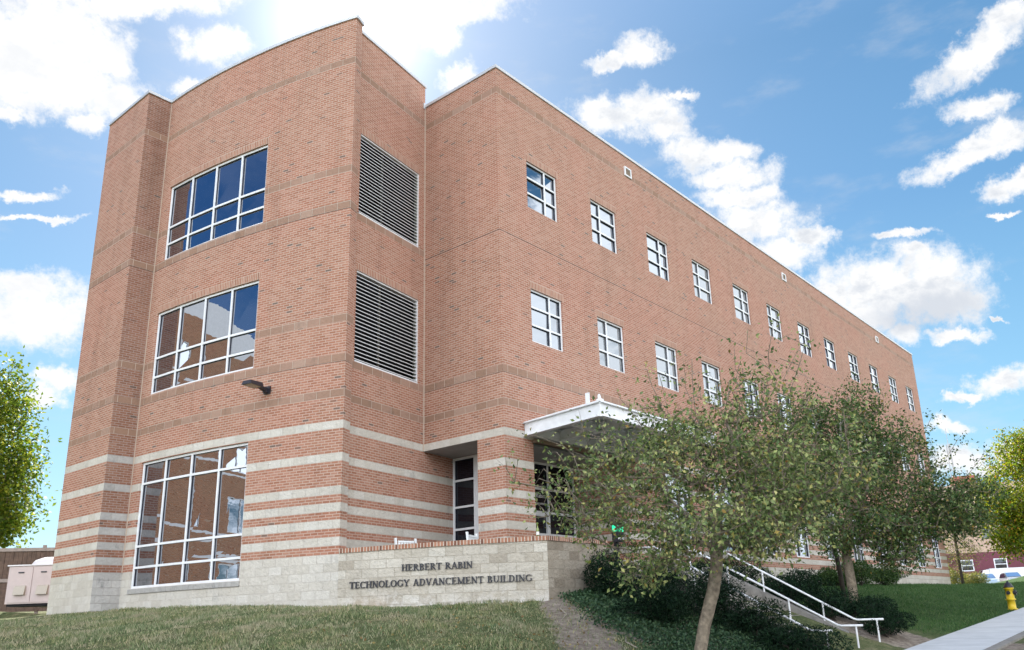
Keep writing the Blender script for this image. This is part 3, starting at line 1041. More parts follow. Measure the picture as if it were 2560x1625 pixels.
for i in range(NS):
    sa, sb = S_T + (S_E - S_T) * i / NS, S_T + (S_E - S_T) * (i + 1) / NS
    if i == 0:
        sa -= 0.05
    ua, ub = u_of(sa), u_of(sb)
    za, zb = cap_z(sa), cap_z(sb)
    H = .105
    mb.poly([arc_pt(sa, za, .025), arc_pt(sb, zb, .025), arc_pt(sb, zb + H, .025), arc_pt(sa, za + H, .025)], 0, [(ua, .12), (ub, .12), (ub, .24), (ua, .24)])
    mb.poly([arc_pt(sa, za + H, .025), arc_pt(sb, zb + H, .025), arc_pt(sb, zb + H, -.37), arc_pt(sa, za + H, -.37)], 0, [(ua, .01), (ub, .01), (ub, .39), (ua, .39)])
    mb.poly([arc_pt(sb, zb, -.37), arc_pt(sa, za, -.37), arc_pt(sa, za + H, -.37), arc_pt(sb, zb + H, -.37)], 0, [(ub, .12), (ua, .12), (ua, .24), (ub, .24)])
    mb.poly([arc_pt(sb, zb, .025), arc_pt(sa, za, .025), arc_pt(sa, za, -.0), arc_pt(sb, zb, -.0)], 0, [(ub, .12), (ua, .12), (ua, .24), (ub, .24)])
mb.poly([f2(-.02, zc, .025), f2(f2.length + .02, zc, .025), f2(f2.length + .02, zc + .105, .025), f2(-.02, zc + .105, .025)], 0, [(0, .12), (f2.length, .12), (f2.length, .24), (0, .24)])
mb.poly([f2(-.02, zc + .105, .025), f2(f2.length + .02, zc + .105, .025), f2(f2.length + .02, zc + .105, -.37), f2(.4, zc + .105, -.37)], 0, [(0, .01), (f2.length, .01), (f2.length, .39), (.4, .39)])
mb.poly([f2(f2.length + .02, zc, .025), f2(f2.length + .02, zc, -.37), f2(f2.length + .02, zc + .105, -.37), f2(f2.length + .02, zc + .105, .025)], 0, [(0, .12), (.38, .12), (.38, .24), (0, .24)])
keep(mb.build('brick_cap', M_ROWLOCK), sign)

# raised serif letters, drawn stroke by stroke in a box of height 1
TK, TN, SF = 0.185, 0.088, 0.065


def stroke(x0, y0, x1, y1, w):
    d = Vector((x1 - x0, y1 - y0))
    n = Vector((-d.y, d.x)).normalized() * w / 2
    return [(x0 - n.x, y0 - n.y), (x1 - n.x, y1 - n.y), (x1 + n.x, y1 + n.y), (x0 + n.x, y0 + n.y)]


def stem(x, y0=0, y1=1, w=TK, serif=True, lo=True, hi=True):
    r = [[(x - w / 2, y0), (x + w / 2, y0), (x + w / 2, y1), (x - w / 2, y1)]]
    e = 0.09
    if serif and lo:
        r.append([(x - w / 2 - e, y0), (x + w / 2 + e, y0), (x + w / 2 + e, y0 + SF), (x - w / 2 - e, y0 + SF)])
    if serif and hi:
        r.append([(x - w / 2 - e, y1 - SF), (x + w / 2 + e, y1 - SF), (x + w / 2 + e, y1), (x - w / 2 - e, y1)])
    return r


def bowl(cx, cy, rx, ry, a0, a1, n=12):
    """curved stroke, thick at the sides and thin at top and bottom"""
    r = []
    for i in range(n):
        q = []
        for a in (a0 + (a1 - a0) * i / n, a0 + (a1 - a0) * (i + 1) / n):
            c, s = math.cos(R_(a)), math.sin(R_(a))
            w = TN + (TK - TN) * abs(c)
            q.append(((cx + rx * c, cy + ry * s), (cx + (rx - w) * c, cy + (ry - TN) * s)))
        r.append([q[0][0], q[1][0], q[1][1], q[0][1]])
    return r


def glyph(c):
    h = lambda x0, x1, y, t=SF: [(x0, y), (x1, y), (x1, y + t), (x0, y + t)]
    if c == 'H':
        return stem(.2) + stem(.72) + [h(.2, .72, .48)], .92
    if c == 'E':
        return stem(.2) + [h(.2, .66, 0), h(.2, .62, 1 - SF), h(.2, .52, .48), stroke(.64, 0, .70, .22, .05), stroke(.62, 1, .62, .78, .05), stroke(.52, .38, .52, .62, .05)], .76
    if c == 'R':
        return stem(.2) + bowl(.36, .74, .30, .26, -90, 90) + [h(.2, .37, 1 - TN, TN), h(.2, .37, .48, TN), stroke(.40, .50, .72, .03, TK), h(.66, .84, 0)], .86
    if c == 'B':
        return stem(.2) + bowl(.36, .75, .26, .25, -90, 90) + bowl(.38, .26, .30, .27, -90, 90) + [h(.2, .38, 0, TN), h(.2, .38, 1 - TN, TN), h(.2, .38, .48, TN)], .76
    if c == 'T':
        return stem(.40, hi=False) + [h(.04, .76, 1 - SF), stroke(.06, 1, .06, .76, .05), stroke(.74, 1, .74, .76, .05)], .80
    if c == 'A':
        return [stroke(.14, .02, .42, 1, TN), stroke(.44, .98, .72, .02, TK), h(.24, .60, .32), h(.02, .26, 0), h(.58, .86, 0)], .88
    if c == 'I':
        return stem(.2), .40
    if c == 'N':
        return stem(.18, w=TN) + stem(.74, w=TN, lo=False) + [stroke(.17, .97, .74, .03, TK)], .92
    if c == 'C':
        return bowl(.46, .5, .42, .5, 50, 310, 18) + [stroke(.76, .70, .78, .98, .05)], .86
    if c == 'O':
        return bowl(.48, .5, .44, .5, 0, 360, 24), .96
    if c == 'G':
        return bowl(.46, .5, .42, .5, 50, 310, 18) + stem(.76, 0.06, .42, w=.13, lo=False) + [stroke(.76, .70, .78, .98, .05)], .92
    if c == 'D':
        return stem(.2) + bowl(.38, .5, .44, .5, -90, 90, 14) + [h(.2, .39, 0, TN), h(.2, .39, 1 - TN, TN)], .90
    if c == 'L':
        return stem(.2) + [h(.2, .66, 0), stroke(.65, 0, .69, .24, .05)], .74
    if c == 'Y':
        return stem(.42, 0, .46, hi=False) + [stroke(.42, .42, .13, .98, TK), stroke(.42, .42, .72, .98, TN), h(.0, .27, 1 - SF), h(.58, .86, 1 - SF)], .86
    if c == 'V':
        return [stroke(.42, .02, .14, .98, TK), stroke(.44, .02, .72, .98, TN), h(.0, .28, 1 - SF), h(.58, .86, 1 - SF)], .86
    if c == 'M':
        return stem(.16, w=TN) + stem(.90) + [stroke(.17, .97, .52, .05, TK), stroke(.53, .05, .90, .97, TN)], 1.10
    if c == 'U':
        return stem(.2, .3, 1, lo=False) + stem(.72, .3, 1, w=TN, lo=False) + bowl(.45, .36, .335, .36, 180, 360, 12), .92
    return [], .45


def letter_row(text, s0, s1, z, h, lab):
    total = sum(glyph(c)[1] for c in text)
    L = R_(s0 - s1) * RC
    kx = L / total
    x = 0.0
    for c in text:
        g, w = glyph(c)
        mb = MB()
        for poly in g:
            pts = [(x + p[0]) * kx for p in poly]
            fr = [arc_pt(s0 - math.degrees(u / RC), z + p[1] * h, .034) for u, p in zip(pts, poly)]
            bk = [arc_pt(s0 - math.degrees(u / RC), z + p[1] * h, .012) for u, p in zip(pts, poly)]
            mb.poly(fr)
            for i in range(4):
                j = (i + 1) % 4
                mb.poly([fr[i], bk[i], bk[j], fr[j]])
        if g:
            keep(mb.build('raised_letter', M_BLACK), sign)
        x += w


letter_row('HERBERT RABIN', -27.72, -32.85, -0.465, 0.147, 'upper short row of raised black letters')
letter_row('TECHNOLOGY ADVANCEMENT BUILDING', -23.80, -36.95, -0.806, 0.15, 'lower long row of raised black letters')

# ------------------------------------------------------------------ ground
def street_z(x):
    x = np.asarray(x, dtype=float)
    return -2.57 + 0.055 * (np.clip(x, -45, 75) - 3.7)


_fp = [arc_pt(s, 0)[:2] for s in np.linspace(S_P, S_E, 24)]
FOOT = [(PX, 12.63), (PX, px1[1])] + [tuple(p) for p in _fp] + [(RX, -2.13), (1.2, -3.3), (4.35, -3.3), (4.35, -0.0), (41.05, 0.0), (41.05, 16)]


def seg_dist(px, py):
    best = np.full(px.shape, 1e9)
    for (ax, ay), (bx, by) in zip(FOOT[:-1], FOOT[1:]):
        dx, dy = bx - ax, by - ay
        t = np.clip(((px - ax) * dx + (py - ay) * dy) / (dx * dx + dy * dy + 1e-9), 0, 1)
        best = np.minimum(best, np.hypot(px - ax - t * dx, py - ay - t * dy))
    return best


def vnoise(x, y, s, seed=0):
    """cheap smooth noise from a few sines"""
    r = np.random.default_rng(seed)
    v = 0
    for i in range(6):
        a, p, f = r.uniform(0, 6.28), r.uniform(0, 6.28), s * r.uniform(.6, 1.7)
        v = v + np.sin((x * math.cos(a) + y * math.sin(a)) * f + p)
    return v / 6


ZBX = [-60, -5, -4, -3, -1, 0.8, 1.3, 5, 14, 19, 30, 41, 47, 80, 110]
ZBZ = [-1.0, -1.03, -1.17, -1.25, -1.21, -1.06, -0.95, -0.85, -0.75, -0.62, -0.56, -0.60, -0.92, -0.25, 0.35]


def ground_z(x, y):
    x, y = np.asarray(x, dtype=float), np.asarray(y, dtype=float)
    zb = np.interp(x, ZBX, ZBZ) + 0.055 * np.clip(y - 13.0, 0, 60) * np.interp(x, [-8, 2, 30, 50], [1, .7, 0.05, 0.05])
    db = seg_dist(x, y)
    inside = ((y > 0.0) & (x > 0)) | ((x > -3.5) & (y > 3.0)) | ((y > 13) & (x > -5.8))
    db = np.where(inside, 0, db)
    # left of the pier the foot of the slope is the line y ~ 12
    ds = np.maximum(y + 8.15, 0)
    zs = street_z(x)
    t = db / (db + ds + 1e-6)
    t = t * t * (3 - 2 * t) * .35 + t * .65
    tb = np.clip((db) / (db + ds + 1e-6), 0, 1)
    z = zb * (1 - t) + zs * t
    far = np.clip((-x - 14) / 20, 0, 1)
    z = np.where(y > -8.15, z, zs)
    z = z + 0.03 * vnoise(x, y, 1.3, 3) * np.clip(db, 0, 1) * np.clip(ds, 0, 1)
    return z


def ax_list(lo, hi, fine_lo, fine_hi, st):
    a = list(np.arange(fine_lo, fine_hi + 1e-6, st))
    s, x = st, fine_lo
    L = []
    while x > lo:
        s *= 1.35
        x -= s
        L.append(max(x, lo))
    s, x = st, fine_hi
    Rr = []
    while x < hi:
        s *= 1.35
        x += s
        Rr.append(min(x, hi))
    return np.array(sorted(set(L)) + a + Rr)


gx = ax_list(-900, 1200, -16, 46, 0.35)
gy = ax_list(-700, 1200, -8.15, 14, 0.35)
GX, GY = np.meshgrid(gx, gy)
GZ = ground_z(GX, GY)
GZ = np.where(GY < -8.2, GZ - 0.02, GZ)
nx, ny = len(gx), len(gy)
idx = np.arange(nx * ny).reshape(ny, nx)
F = np.stack([idx[:-1, :-1], idx[:-1, 1:], idx[1:, 1:], idx[1:, :-1]], -1).reshape(-1, 4)
V = np.stack([GX, GY, GZ], -1).reshape(-1, 3)


def dirt_mask(x, y):
    """worn earth track from the wall corner down the slope, and the mulch bed right of the steps"""
    # polyline of the track
    pts = [(-0.75, -1.9), (-1.9, -3.4), (-3.6, -5.2), (-5.6, -6.8), (-8.5, -8.4)]
    wd = [0.3, 0.5, 0.62, 0.7, 0.75]
    m = np.zeros(x.shape)
    for i in range(len(pts) - 1):
        (ax, ay), (bx, by) = pts[i], pts[i + 1]
        dx, dy = bx - ax, by - ay
        t = np.clip(((x - ax) * dx + (y - ay) * dy) / (dx * dx + dy * dy), 0, 1)
        d = np.hypot(x - ax - t * dx, y - ay - t * dy) / (wd[i] * (1 - t) + wd[i + 1] * t)
        m = np.maximum(m, np.clip(1.6 - d * 1.1, 0, 1))
    m = np.maximum(m, 0)
    bed = np.clip((9.3 + 0.42 * (y + 1.5) - x) * 1.6 + vnoise(x, y, 1.2, 8) * .5, 0, 1) * (x > 4.2) * (y < -0.4)
    m = np.maximum(m, bed)
    under = ((x > -2.2) & (x < 1.3) & (y < -3) & (y > -8.15)) * .75
    m = np.maximum(m, under)
    return np.clip(m, 0, 1)


M_LAWN = bpy.data.materials.new('lawn_ground')
M_LAWN.use_nodes = True
k = NT(M_LAWN.node_tree)
b = k.n['Principled BSDF']
b.inputs['Roughness'].default_value = 0.95
b.inputs['Specular IOR Level'].default_value = 0.1
geo = k.new('ShaderNodeNewGeometry')
pos = geo.outputs['Position']
g1 = k.ramp(k.noise(pos, 1.6, 5, 0.65), [(0.3, (0.06, 0.085, 0.035)), (0.52, (0.12, 0.135, 0.06)), (0.72, (0.25, 0.22, 0.13))])
g2 = k.ramp(k.noise(pos, 22, 4, 0.6), [(0.3, (0.55, 0.55, 0.55)), (0.7, (1.3, 1.3, 1.3))])
lawn = k.mix(1.0, g1, g2, 'MULTIPLY')
sp = k.new('ShaderNodeSeparateXYZ')
k.l.new(pos, sp.inputs[0])
gr = k.ramp(k.noise(pos, 2.2, 4), [(0.3, (0.028, 0.06, 0.016)), (0.7, (0.055, 0.10, 0.03))])
lawn = k.mix(k.smooth(sp.outputs[0], 5, 10), lawn, gr)
at = k.new('ShaderNodeAttribute', attribute_name='dirt')
dm = k.math('ADD', at.outputs['Fac'], k.math('MULTIPLY', k.math('SUBTRACT', k.noise(pos, 3.5, 7, 0.75), 0.5), 1.7))
dirt = k.ramp(k.noise(pos, 7, 6, 0.7), [(0.25, (0.11, 0.085, 0.065)), (0.5, (0.25, 0.205, 0.165)), (0.75, (0.44, 0.38, 0.32))])
colr = k.mix(k.smooth(dm, 0.42, 0.6), lawn, dirt)
k.l.new(colr, b.inputs['Base Color'])
bp = k.new('ShaderNodeBump')
bp.inputs['Strength'].default_value = 1.0
bp.inputs['Distance'].default_value = 0.05
k.l.new(k.noise(pos, 18, 5, 0.7), bp.inputs['Height'])
k.l.new(bp.outputs[0], b.inputs['Normal'])
lawn_o = np_mesh('lawn', V, F, M_LAWN)
lawn_o.data.polygons.foreach_set('use_smooth', [True] * len(F))
da = lawn_o.data.attributes.new('dirt', 'FLOAT', 'POINT')
da.data.foreach_set('value', dirt_mask(V[:, 0], V[:, 1]).astype(np.float32))
struct(lawn_o)

# pavement, kerb and road follow the climbing street
def strip(name, y0, y1, dz0, dz1, m, x0=-120, x1=75, thick=0.0, joints=None):
    mb = MB()
    xs = [x0] + [x for x in range(-44, 75, 2)] + [x1]
    for a, c in zip(xs[:-1], xs[1:]):
        za, zc = float(street_z(a)), float(street_z(c))
        mb.poly([(a, y0, za + dz0), (c, y0, zc + dz0), (c, y1, zc + dz1), (a, y1, za + dz1)])
        if thick:
            mb.poly([(a, y0, za + dz0 - thick), (c, y0, zc + dz0 - thick), (c, y0, zc + dz0), (a, y0, za + dz0)])
    return struct(mb.build(name, m))


M_PAVE2 = bpy.data.materials.new('jointed_pavement')
M_PAVE2.use_nodes = True
k = NT(M_PAVE2.node_tree)
b = k.n['Principled BSDF']
b.inputs['Roughness'].default_value = 0.85
geo = k.new('ShaderNodeNewGeometry')
sp = k.new('ShaderNodeSeparateXYZ')
k.l.new(geo.outputs['Position'], sp.inputs[0])
fr = k.math('FRACT', k.math('DIVIDE', sp.outputs[0], 1.55))
jt = k.math('LESS_THAN', fr, 0.012)
pc = k.ramp(k.noise(geo.outputs['Position'], 1.7, 6, 0.65), [(0.3, (0.44, 0.45, 0.46)), (0.7, (0.56, 0.565, 0.57))])
pc = k.mix(jt, pc, (0.16, 0.16, 0.15))
k.l.new(pc, b.inputs['Base Color'])
bp = k.new('ShaderNodeBump')
bp.inputs['Strength'].default_value = 0.25
bp.inputs['Distance'].default_value = 0.01
k.l.new(k.noise(geo.outputs['Position'], 70, 3), bp.inputs['Height'])
k.l.new(bp.outputs[0], b.inputs['Normal'])
strip('pavement', -9.72, -8.12, 0.03, 0.03, M_PAVE2)
strip('kerb', -9.93, -9.725, 0.025, 0.027, M_CONC, thick=0.16)
strip('road', -19.5, -9.92, -0.11, -0.11, M_ASPH)
strip('far_pavement', -21.5, -19.52, 0.02, 0.02, M_PAVE2)

# terrace in front of the porch
mb = MB()
tp = [arc_pt(s, -0.62, -.34) for s in np.linspace(S_T, S_E, 10)] + [(RX, -1.78, -.62), (1.25, -3.3, -.62), (4.3, -3.3, -.62), (4.3, 0.31, -.62), (5.6, 0.31, -.62), (5.6, 2.1, -.62), (1.43, 2.1, -.62), (1.43, 3.3, -.62), (0, 3.1, -.62), (-3.2, 2.5, -.62)]
mb.poly(tp)
struct(mb.build('terrace', M_CONC))

# ------------------------------------------------------------------ steps and handrails
stair = thing('staircase', 'concrete steps between low side walls climbing from pavement to the porch', 'stairs', (2.8, -7.4, -2.65))
mb = MB()
NSTEP = 13
y_lo, y_hi, z_lo, z_hi = -7.35, -3.3, -2.70, -0.61
for i in range(NSTEP):
    ya = y_lo + (y_hi - y_lo) * i / NSTEP
    zb_ = z_lo + (z_hi - z_lo) * (i + 1) / NSTEP
    mb.box(1.44, 4.0, ya, y_hi - .001, zb_ - (z_hi - z_lo) / NSTEP, zb_ - 0.002)
keep(mb.build('steps', M_CONC, bevel=0.008), stair)
for (xa, xb) in ((1.2, 1.435), (4.005, 4.24)):
    mb = MB()
    mb.prism([(xa, y_lo - .25, -3.2), (xa, y_hi + .05, -3.2), (xa, y_hi + .05, z_hi + .13), (xa, y_hi - .2, z_hi + .13), (xa, y_lo - .25, z_lo + .17)], (xb - xa, 0, 0))
    keep(mb.build('side_wall', M_CONC, bevel=0.01), stair)
mb = MB()
mb.box(1.2, 4.24, -8.11, -7.36, -3.2, -2.66)
keep(mb.build('bottom_landing', M_CONC), stair)
mb = MB()
mb.prism([(1.2, -3.29, -3.2), (4.3, -3.29, -3.2), (4.3, -.02, -3.2), (1.3, -.02, -3.2)], (0, 0, 2.57))
struct(mb.build('terrace_base', M_CONC))

M_RAIL = mat('white_painted_steel', (0.72, 0.72, 0.73), 0.42, var=0.08, vscale=12)


def handrail(x, ybend, zbend, slope, ytop, ext, posts, label):
    t = thing('handrail', label, 'handrail', (x, ybend, zbend - .75), 'handrails on the entrance steps')
    mb = MB()
    ztop = zbend + slope * (ytop - ybend)
    mb.tube([(x, ybend - ext, zbend), (x, ybend - .04, zbend), (x, ybend + .04, zbend + .02), (x, ytop, ztop), (x, ytop + .3, ztop + .01)], .024, 8)
    keep(mb.build('rail', M_RAIL, smooth=True), t)
    for y in posts:
        zt = zbend if y <= ybend else zbend + slope * (y - ybend)
        zb_ = -2.75 if y < y_lo else z_lo + (z_hi - z_lo) * (y - y_lo) / (y_hi - y_lo)
        pb = MB()
        pb.tube([(x, y, zb_ - .05), (x, y, zt - .01)], .021, 8, caps=False)
        pb.tube([(x, y, zb_ + .004), (x, y, zb_ + .02)], .045, 8)
        keep(pb.build('post', M_RAIL, smooth=True), t)


handrail(4.12, -7.05, -1.89, .56, -3.5, .62, [-7.52, -6.31, -4.87, -3.6], 'white handrail on the right edge of the steps, against the dark hedge')
handrail(2.8, -7.15, -1.99, .55, -3.5, .5, [-7.5, -6.05, -4.6, -3.6], 'white handrail running up the middle of the steps')
handrail(1.32, -7.12, -2.05, .545, -3.5, .42, [-7.42, -6.0, -4.5, -3.6], 'white handrail on the left edge of the steps, half hidden by yew')

# ------------------------------------------------------------------ small things on the building
lamp = thing('wall_lamp', 'black arm lamp with flat glass-bottomed head on the curved tower wall', 'lamp', arc_pt(-15.5, 4.3))
mb = MB()
sL = -15.5


def lpt(u, z, d):        # along the wall, up, outward
    return arc_pt(sL - math.degrees(u / RC), z, d)


mb.fbox(lpt, -.10, .10, 4.22, 4.42, 0.0, 0.055)
mb.fbox(lpt, -.055, .055, 4.24, 4.37, 0.05, 0.14)
keep(mb.build('wall_plate', M_BLACK, bevel=0.008), lamp)
mb = MB()
mb.box8([lpt(-.045, 4.27, .13), lpt(.045, 4.27, .13), lpt(.06, 4.33, .36), lpt(-.06, 4.33, .36), lpt(-.045, 4.35, .13), lpt(.045, 4.35, .13), lpt(.06, 4.42, .36), lpt(-.06, 4.42, .36)])
keep(mb.build('arm', M_BLACK, bevel=0.006), lamp)
mb = MB()
mb.box8([lpt(-.16, 4.315, .34), lpt(.16, 4.315, .34), lpt(.16, 4.315, .80), lpt(-.16, 4.315, .80), lpt(-.12, 4.44, .34), lpt(.12, 4.44, .34), lpt(.12, 4.41, .78), lpt(-.12, 4.41, .78)])
keep(mb.build('lamp_head', M_BLACK, bevel=0.015), lamp)
M_LENS = mat('prismatic_lens', (0.34, 0.31, 0.22), 0.25, var=0.5, vscale=40)
mb = MB()
mb.box8([lpt(-.125, 4.306, .40), lpt(.125, 4.306, .40), lpt(.125, 4.306, .76), lpt(-.125, 4.306, .76), lpt(-.125, 4.314, .40), lpt(.125, 4.314, .40), lpt(.125, 4.314, .76), lpt(-.125, 4.314, .76)])
keep(mb.build('lens', M_LENS), lamp)

M_CHAIR = mat('white_chair_paint', (0.66, 0.67, 0.67), 0.5)


def make_chair(x, y, rz, label):
    """slatted garden chair; only the backs rise above the brick cap"""
    t = thing('garden_chair', label, 'chair', (x, y, -.615), 'chairs on the terrace')
    t.rotation_euler = (0, 0, rz)

    def part(mb, n):
        o = mb.build(n, M_CHAIR, t)
        return o
    m = MB()
    for i in range(6):
        m.box(-.25, .25, -.25 + i * .085, -.18 + i * .085, .40, .425)
    m.box(-.25, -.21, -.25, .25, .36, .399)
    m.box(.21, .25, -.25, .25, .36, .399)
    part(m, 'seat')
    m = MB()
    for i in range(6):
        xx = -.22 + i * .078
        m.box8([(xx, .24, .44), (xx + .055, .24, .44), (xx + .055, .27, .44), (xx, .27, .44), (xx, .34, .93), (xx + .055, .34, .93), (xx + .055, .365, .93), (xx, .365, .93)])
    m.box8([(-.22, .325, .92), (.22, .325, .92), (.22, .365, .92), (-.22, .365, .92), (-.22, .33, .965), (.22, .33, .965), (.22, .37, .965), (-.22, .37, .965)])
    part(m, 'backrest')
    for sx in (-1, 1):
        m = MB()
        m.box(sx * .25 - .025, sx * .25 + .025, -.25, -.2, 0, .64)
        part(m, 'leg')
        m = MB()
        m.box8([(sx * .28 - .025, .24, 0), (sx * .28 + .025, .24, 0), (sx * .28 + .025, .29, 0), (sx * .28 - .025, .29, 0), (sx * .28 - .025, .35, 1.03), (sx * .28 + .025, .35, 1.03), (sx * .28 + .025, .40, 1.03), (sx * .28 - .025, .40, 1.03)])
        part(m, 'leg')
        m = MB()
        m.box(sx * .25 - .04, sx * .25 + .04, -.28, .30, .641, .665)
        part(m, 'armrest')
    return t


make_chair(-1.95, 1.35, R_(-12), 'white slatted chair on the terrace nearer the tower, only its top showing')
make_chair(-1.25, -0.45, R_(20), 'white slatted chair on the terrace nearer the porch pillar, tilted top showing')

bt = thing('bottle', 'small green glass bottle with pale label standing on the brick cap', 'bottle', (-1.24, -2.28, cap_z(-37.6) + .106))
M_BGLASS = mat('green_bottle_glass', (0.16, 0.20, 0.03), 0.1, spec=0.8)
mb = MB()
bz = cap_z(-37.4) + .107
bp_ = arc_pt(-37.4, bz, -.17)
mb.lathe([(.004, 0), (.036, .004), (.037, .15), (.03, .18), (.014, .21), (.0135, .27), (.015, .272), (.015, .285), (.003, .286)], 12, 0, bp_)
keep(mb.build('glass_body', M_BGLASS, smooth=True), bt)
mb = MB()
mb.lathe([(.0378, .035), (.0378, .11)], 12, 0, bp_)
keep(mb.build('paper_label', mat('paper_label', (.7, .7, .66), .7), smooth=True), bt)

# call post with a green light beside the porch
cp = thing('call_post', 'dark call box with glowing green panel on a post beside the porch', 'call box', (3.95, -0.7, -.62))
mb = MB()
mb.box(3.93, 4.05, -.66, -.56, -.62, 1.35)
keep(mb.build('post', M_BLACK, bevel=.01), cp)
mb = MB()
mb.box(3.72, 4.02, -.86, -.665, .38, 1.02)
keep(mb.build('housing', M_BLACK, bevel=.015), cp)
M_GREEN = bpy.data.materials.new('green_lit_panel')
M_GREEN.use_nodes = True
_b = M_GREEN.node_tree.nodes['Principled BSDF']
_b.inputs['Base Color'].default_value = (0.01, .2, .1, 1)
_b.inputs['Emission Color'].default_value = (0.02, .75, .36, 1)
_b.inputs['Emission Strength'].default_value = 0.35
mb = MB()
mb.box(3.705, 3.719, -.84, -.69, .66, .84)
mb.box(3.735, 4.0, -.875, -.861, .66, .84)
keep(mb.build('light_panel', M_GREEN), cp)
mb = MB()
mb.box(3.735, 4.0, -.872, -.861, .44, .50)
keep(mb.build('slot', M_CHAIR), cp)

# fire hydrant by the pavement
M_HYD = mat('yellow_paint', (0.62, 0.44, 0.015), 0.4, var=.12, vscale=9)
hz = float(street_z(16.1)) + .03
hyd = thing('fire_hydrant', 'yellow fire hydrant with black cap at the grass edge of the pavement', 'hydrant', (16.1, -7.98, hz))


def hp(prof, n=14):
    m = MB()
    m.lathe(prof, n, 0, (16.1, -7.98, hz))
    return m


keep(hp([(.02, -.1), (.15, -.1), (.15, .0), (.165, .005), (.165, .035), (.125, .04), (.12, .30), (.155, .305), (.155, .345), (.125, .35), (.125, .66), (.15, .665), (.15, .70), (.02, .702)]).build('barrel', M_HYD, smooth=True), hyd)
mb = MB()
mb.lathe([(.02, .703), (.155, .705), (.155, .735), (.13, .76), (.10, .83), (.05, .87), (.035, .875), (.035, .92), (.004, .921)], 14, 0, (16.1, -7.98, hz))
keep(mb.build('bonnet', M_BLACK, smooth=True), hyd)
for (dx, dy, r) in ((-1, 0, .062), (1, 0, .062), (0, -1, .085)):
    mb = MB()
    c = Vector((16.1, -7.98, hz + .54))
    d = Vector((dx, dy, 0))
    mb.tube([c + d * .10, c + d * .165], r * .8, 10)
    mb.tube([c + d * .160, c + d * .205], r, 10, 0)
    mb.tube([c + d * .204, c + d * .235], r * .35, 5)
    keep(mb.build('nozzle', M_BLACK), hyd)

# ------------------------------------------------------------------ plants
def leaf_quads(P, N, size, rng, aspect=0.55, fold=0.25):
    """one folded leaf (two triangles' worth, as a quad) per point; N = preferred outward directions"""
    n = len(P)
    a = rng.normal(size=(n, 3))
    a += N * 0.9 + np.array([0, 0, -0.35])
    a /= np.linalg.norm(a, axis=1)[:, None]
    b = np.cross(a, rng.normal(size=(n, 3)))
    b /= np.linalg.norm(b, axis=1)[:, None] + 1e-9
    c = np.cross(a, b)
    L = size * rng.uniform(.65, 1.3, size=(n, 1))
    W = L * aspect
    p0 = P
    p1 = P + a * L * .45 + b * W * .5 + c * W * fold
    p2 = P + a * L
    p3 = P + a * L * .45 - b * W * .5 + c * W * fold
    V = np.stack([p0, p1, p2, p3], 1).reshape(-1, 3)
    F = np.arange(n * 4).reshape(n, 4)
    return V, F


def ellipsoid_pts(rng, n, c, r, hollow=0.3):
    v = rng.normal(size=(n, 3))
    v /= np.linalg.norm(v, axis=1)[:, None]
    t = rng.uniform(hollow ** 3, 1, size=(n, 1)) ** (1 / 3)
    return np.array(c) + v * t * np.array(r)


def grow(rng, trunk, attract, step=0.28, wander=0.10, r_tip=0.0058, expo=2.25, trunk_r=None):
    """branch skeleton: each attractor is joined to the nearest existing node by a bowed limb"""
    pos = [Vector(p) for p in trunk]
    par = [-1] + list(range(len(trunk) - 1))
    ntr = len(trunk)
    top = np.array(trunk[-1])
    A = np.array(attract)
    A = A[np.argsort(np.linalg.norm(A - top, axis=1))]
    tips = []
    arr = np.array([tuple(p) for p in pos])
    dep = [0.0] * len(pos)
    for a in A:
        d = np.linalg.norm(arr - a, axis=1)
        # prefer nodes that lie below/inside the target
        pen = np.maximum(0, arr[:, 2] - a[2] + 0.05) * 0.8
        low = (np.arange(len(arr)) < ntr - 4) * 3.0
        i = int(np.argmin(d + pen + low))
        p0 = pos[i]
        tgt = Vector(a)
        L = (tgt - p0).length
        n = max(1, int(L / step))
        side = Vector(rng.normal(size=3)) * L * wander
        prev = i
        new = []
        for j in range(1, n + 1):
            t = j / n
            q = p0.lerp(tgt, t) + side * math.sin(math.pi * t) + Vector((0, 0, -L * .07 * math.sin(math.pi * t)))
            pos.append(q)
            par.append(prev)
            prev = len(pos) - 1
            new.append(tuple(q))
        arr = np.vstack([arr, np.array(new)])
        tips.append(prev)
    ch = [[] for _ in pos]
    for i, p in enumerate(par):
        if p >= 0:
            ch[p].append(i)
    rad = [0.0] * len(pos)
    for i in range(len(pos) - 1, -1, -1):
        if not ch[i]:
            rad[i] = r_tip
        else:
            rad[i] = sum(rad[c] ** expo for c in ch[i]) ** (1 / expo)
    if trunk_r:
        k = trunk_r / rad[0]
        rad = [max(r_tip * .8, r * (k if r > .02 else (1 + (k - 1) * r / .02))) for r in rad]
    return pos, par, ch, rad, tips, ntr


def limbs_mesh(pos, ch, rad, ntr, mb_trunk, mb_limb, n_trunk=10):
    """chains of tubes"""
    done = set()
    mb_trunk.tube(pos[:ntr], [rad[i] for i in range(ntr)], n_trunk)
    stack = [(i, c) for i in range(ntr) for c in ch[i] if c >= ntr]
    while stack:
        a, c = stack.pop()
        path, rr = [pos[a], pos[c]], [min(rad[a], rad[c] * 1.25), rad[c]]
        cur = c
        while ch[cur]:
            nxt = sorted(ch[cur], key=lambda q: -rad[q])
            for o in nxt[1:]:
                stack.append((cur, o))
            cur = nxt[0]
            path.append(pos[cur])
            rr.append(rad[cur])
        mb_limb.tube(path, rr, 6 if rr[0] > .02 else 4, caps=False)


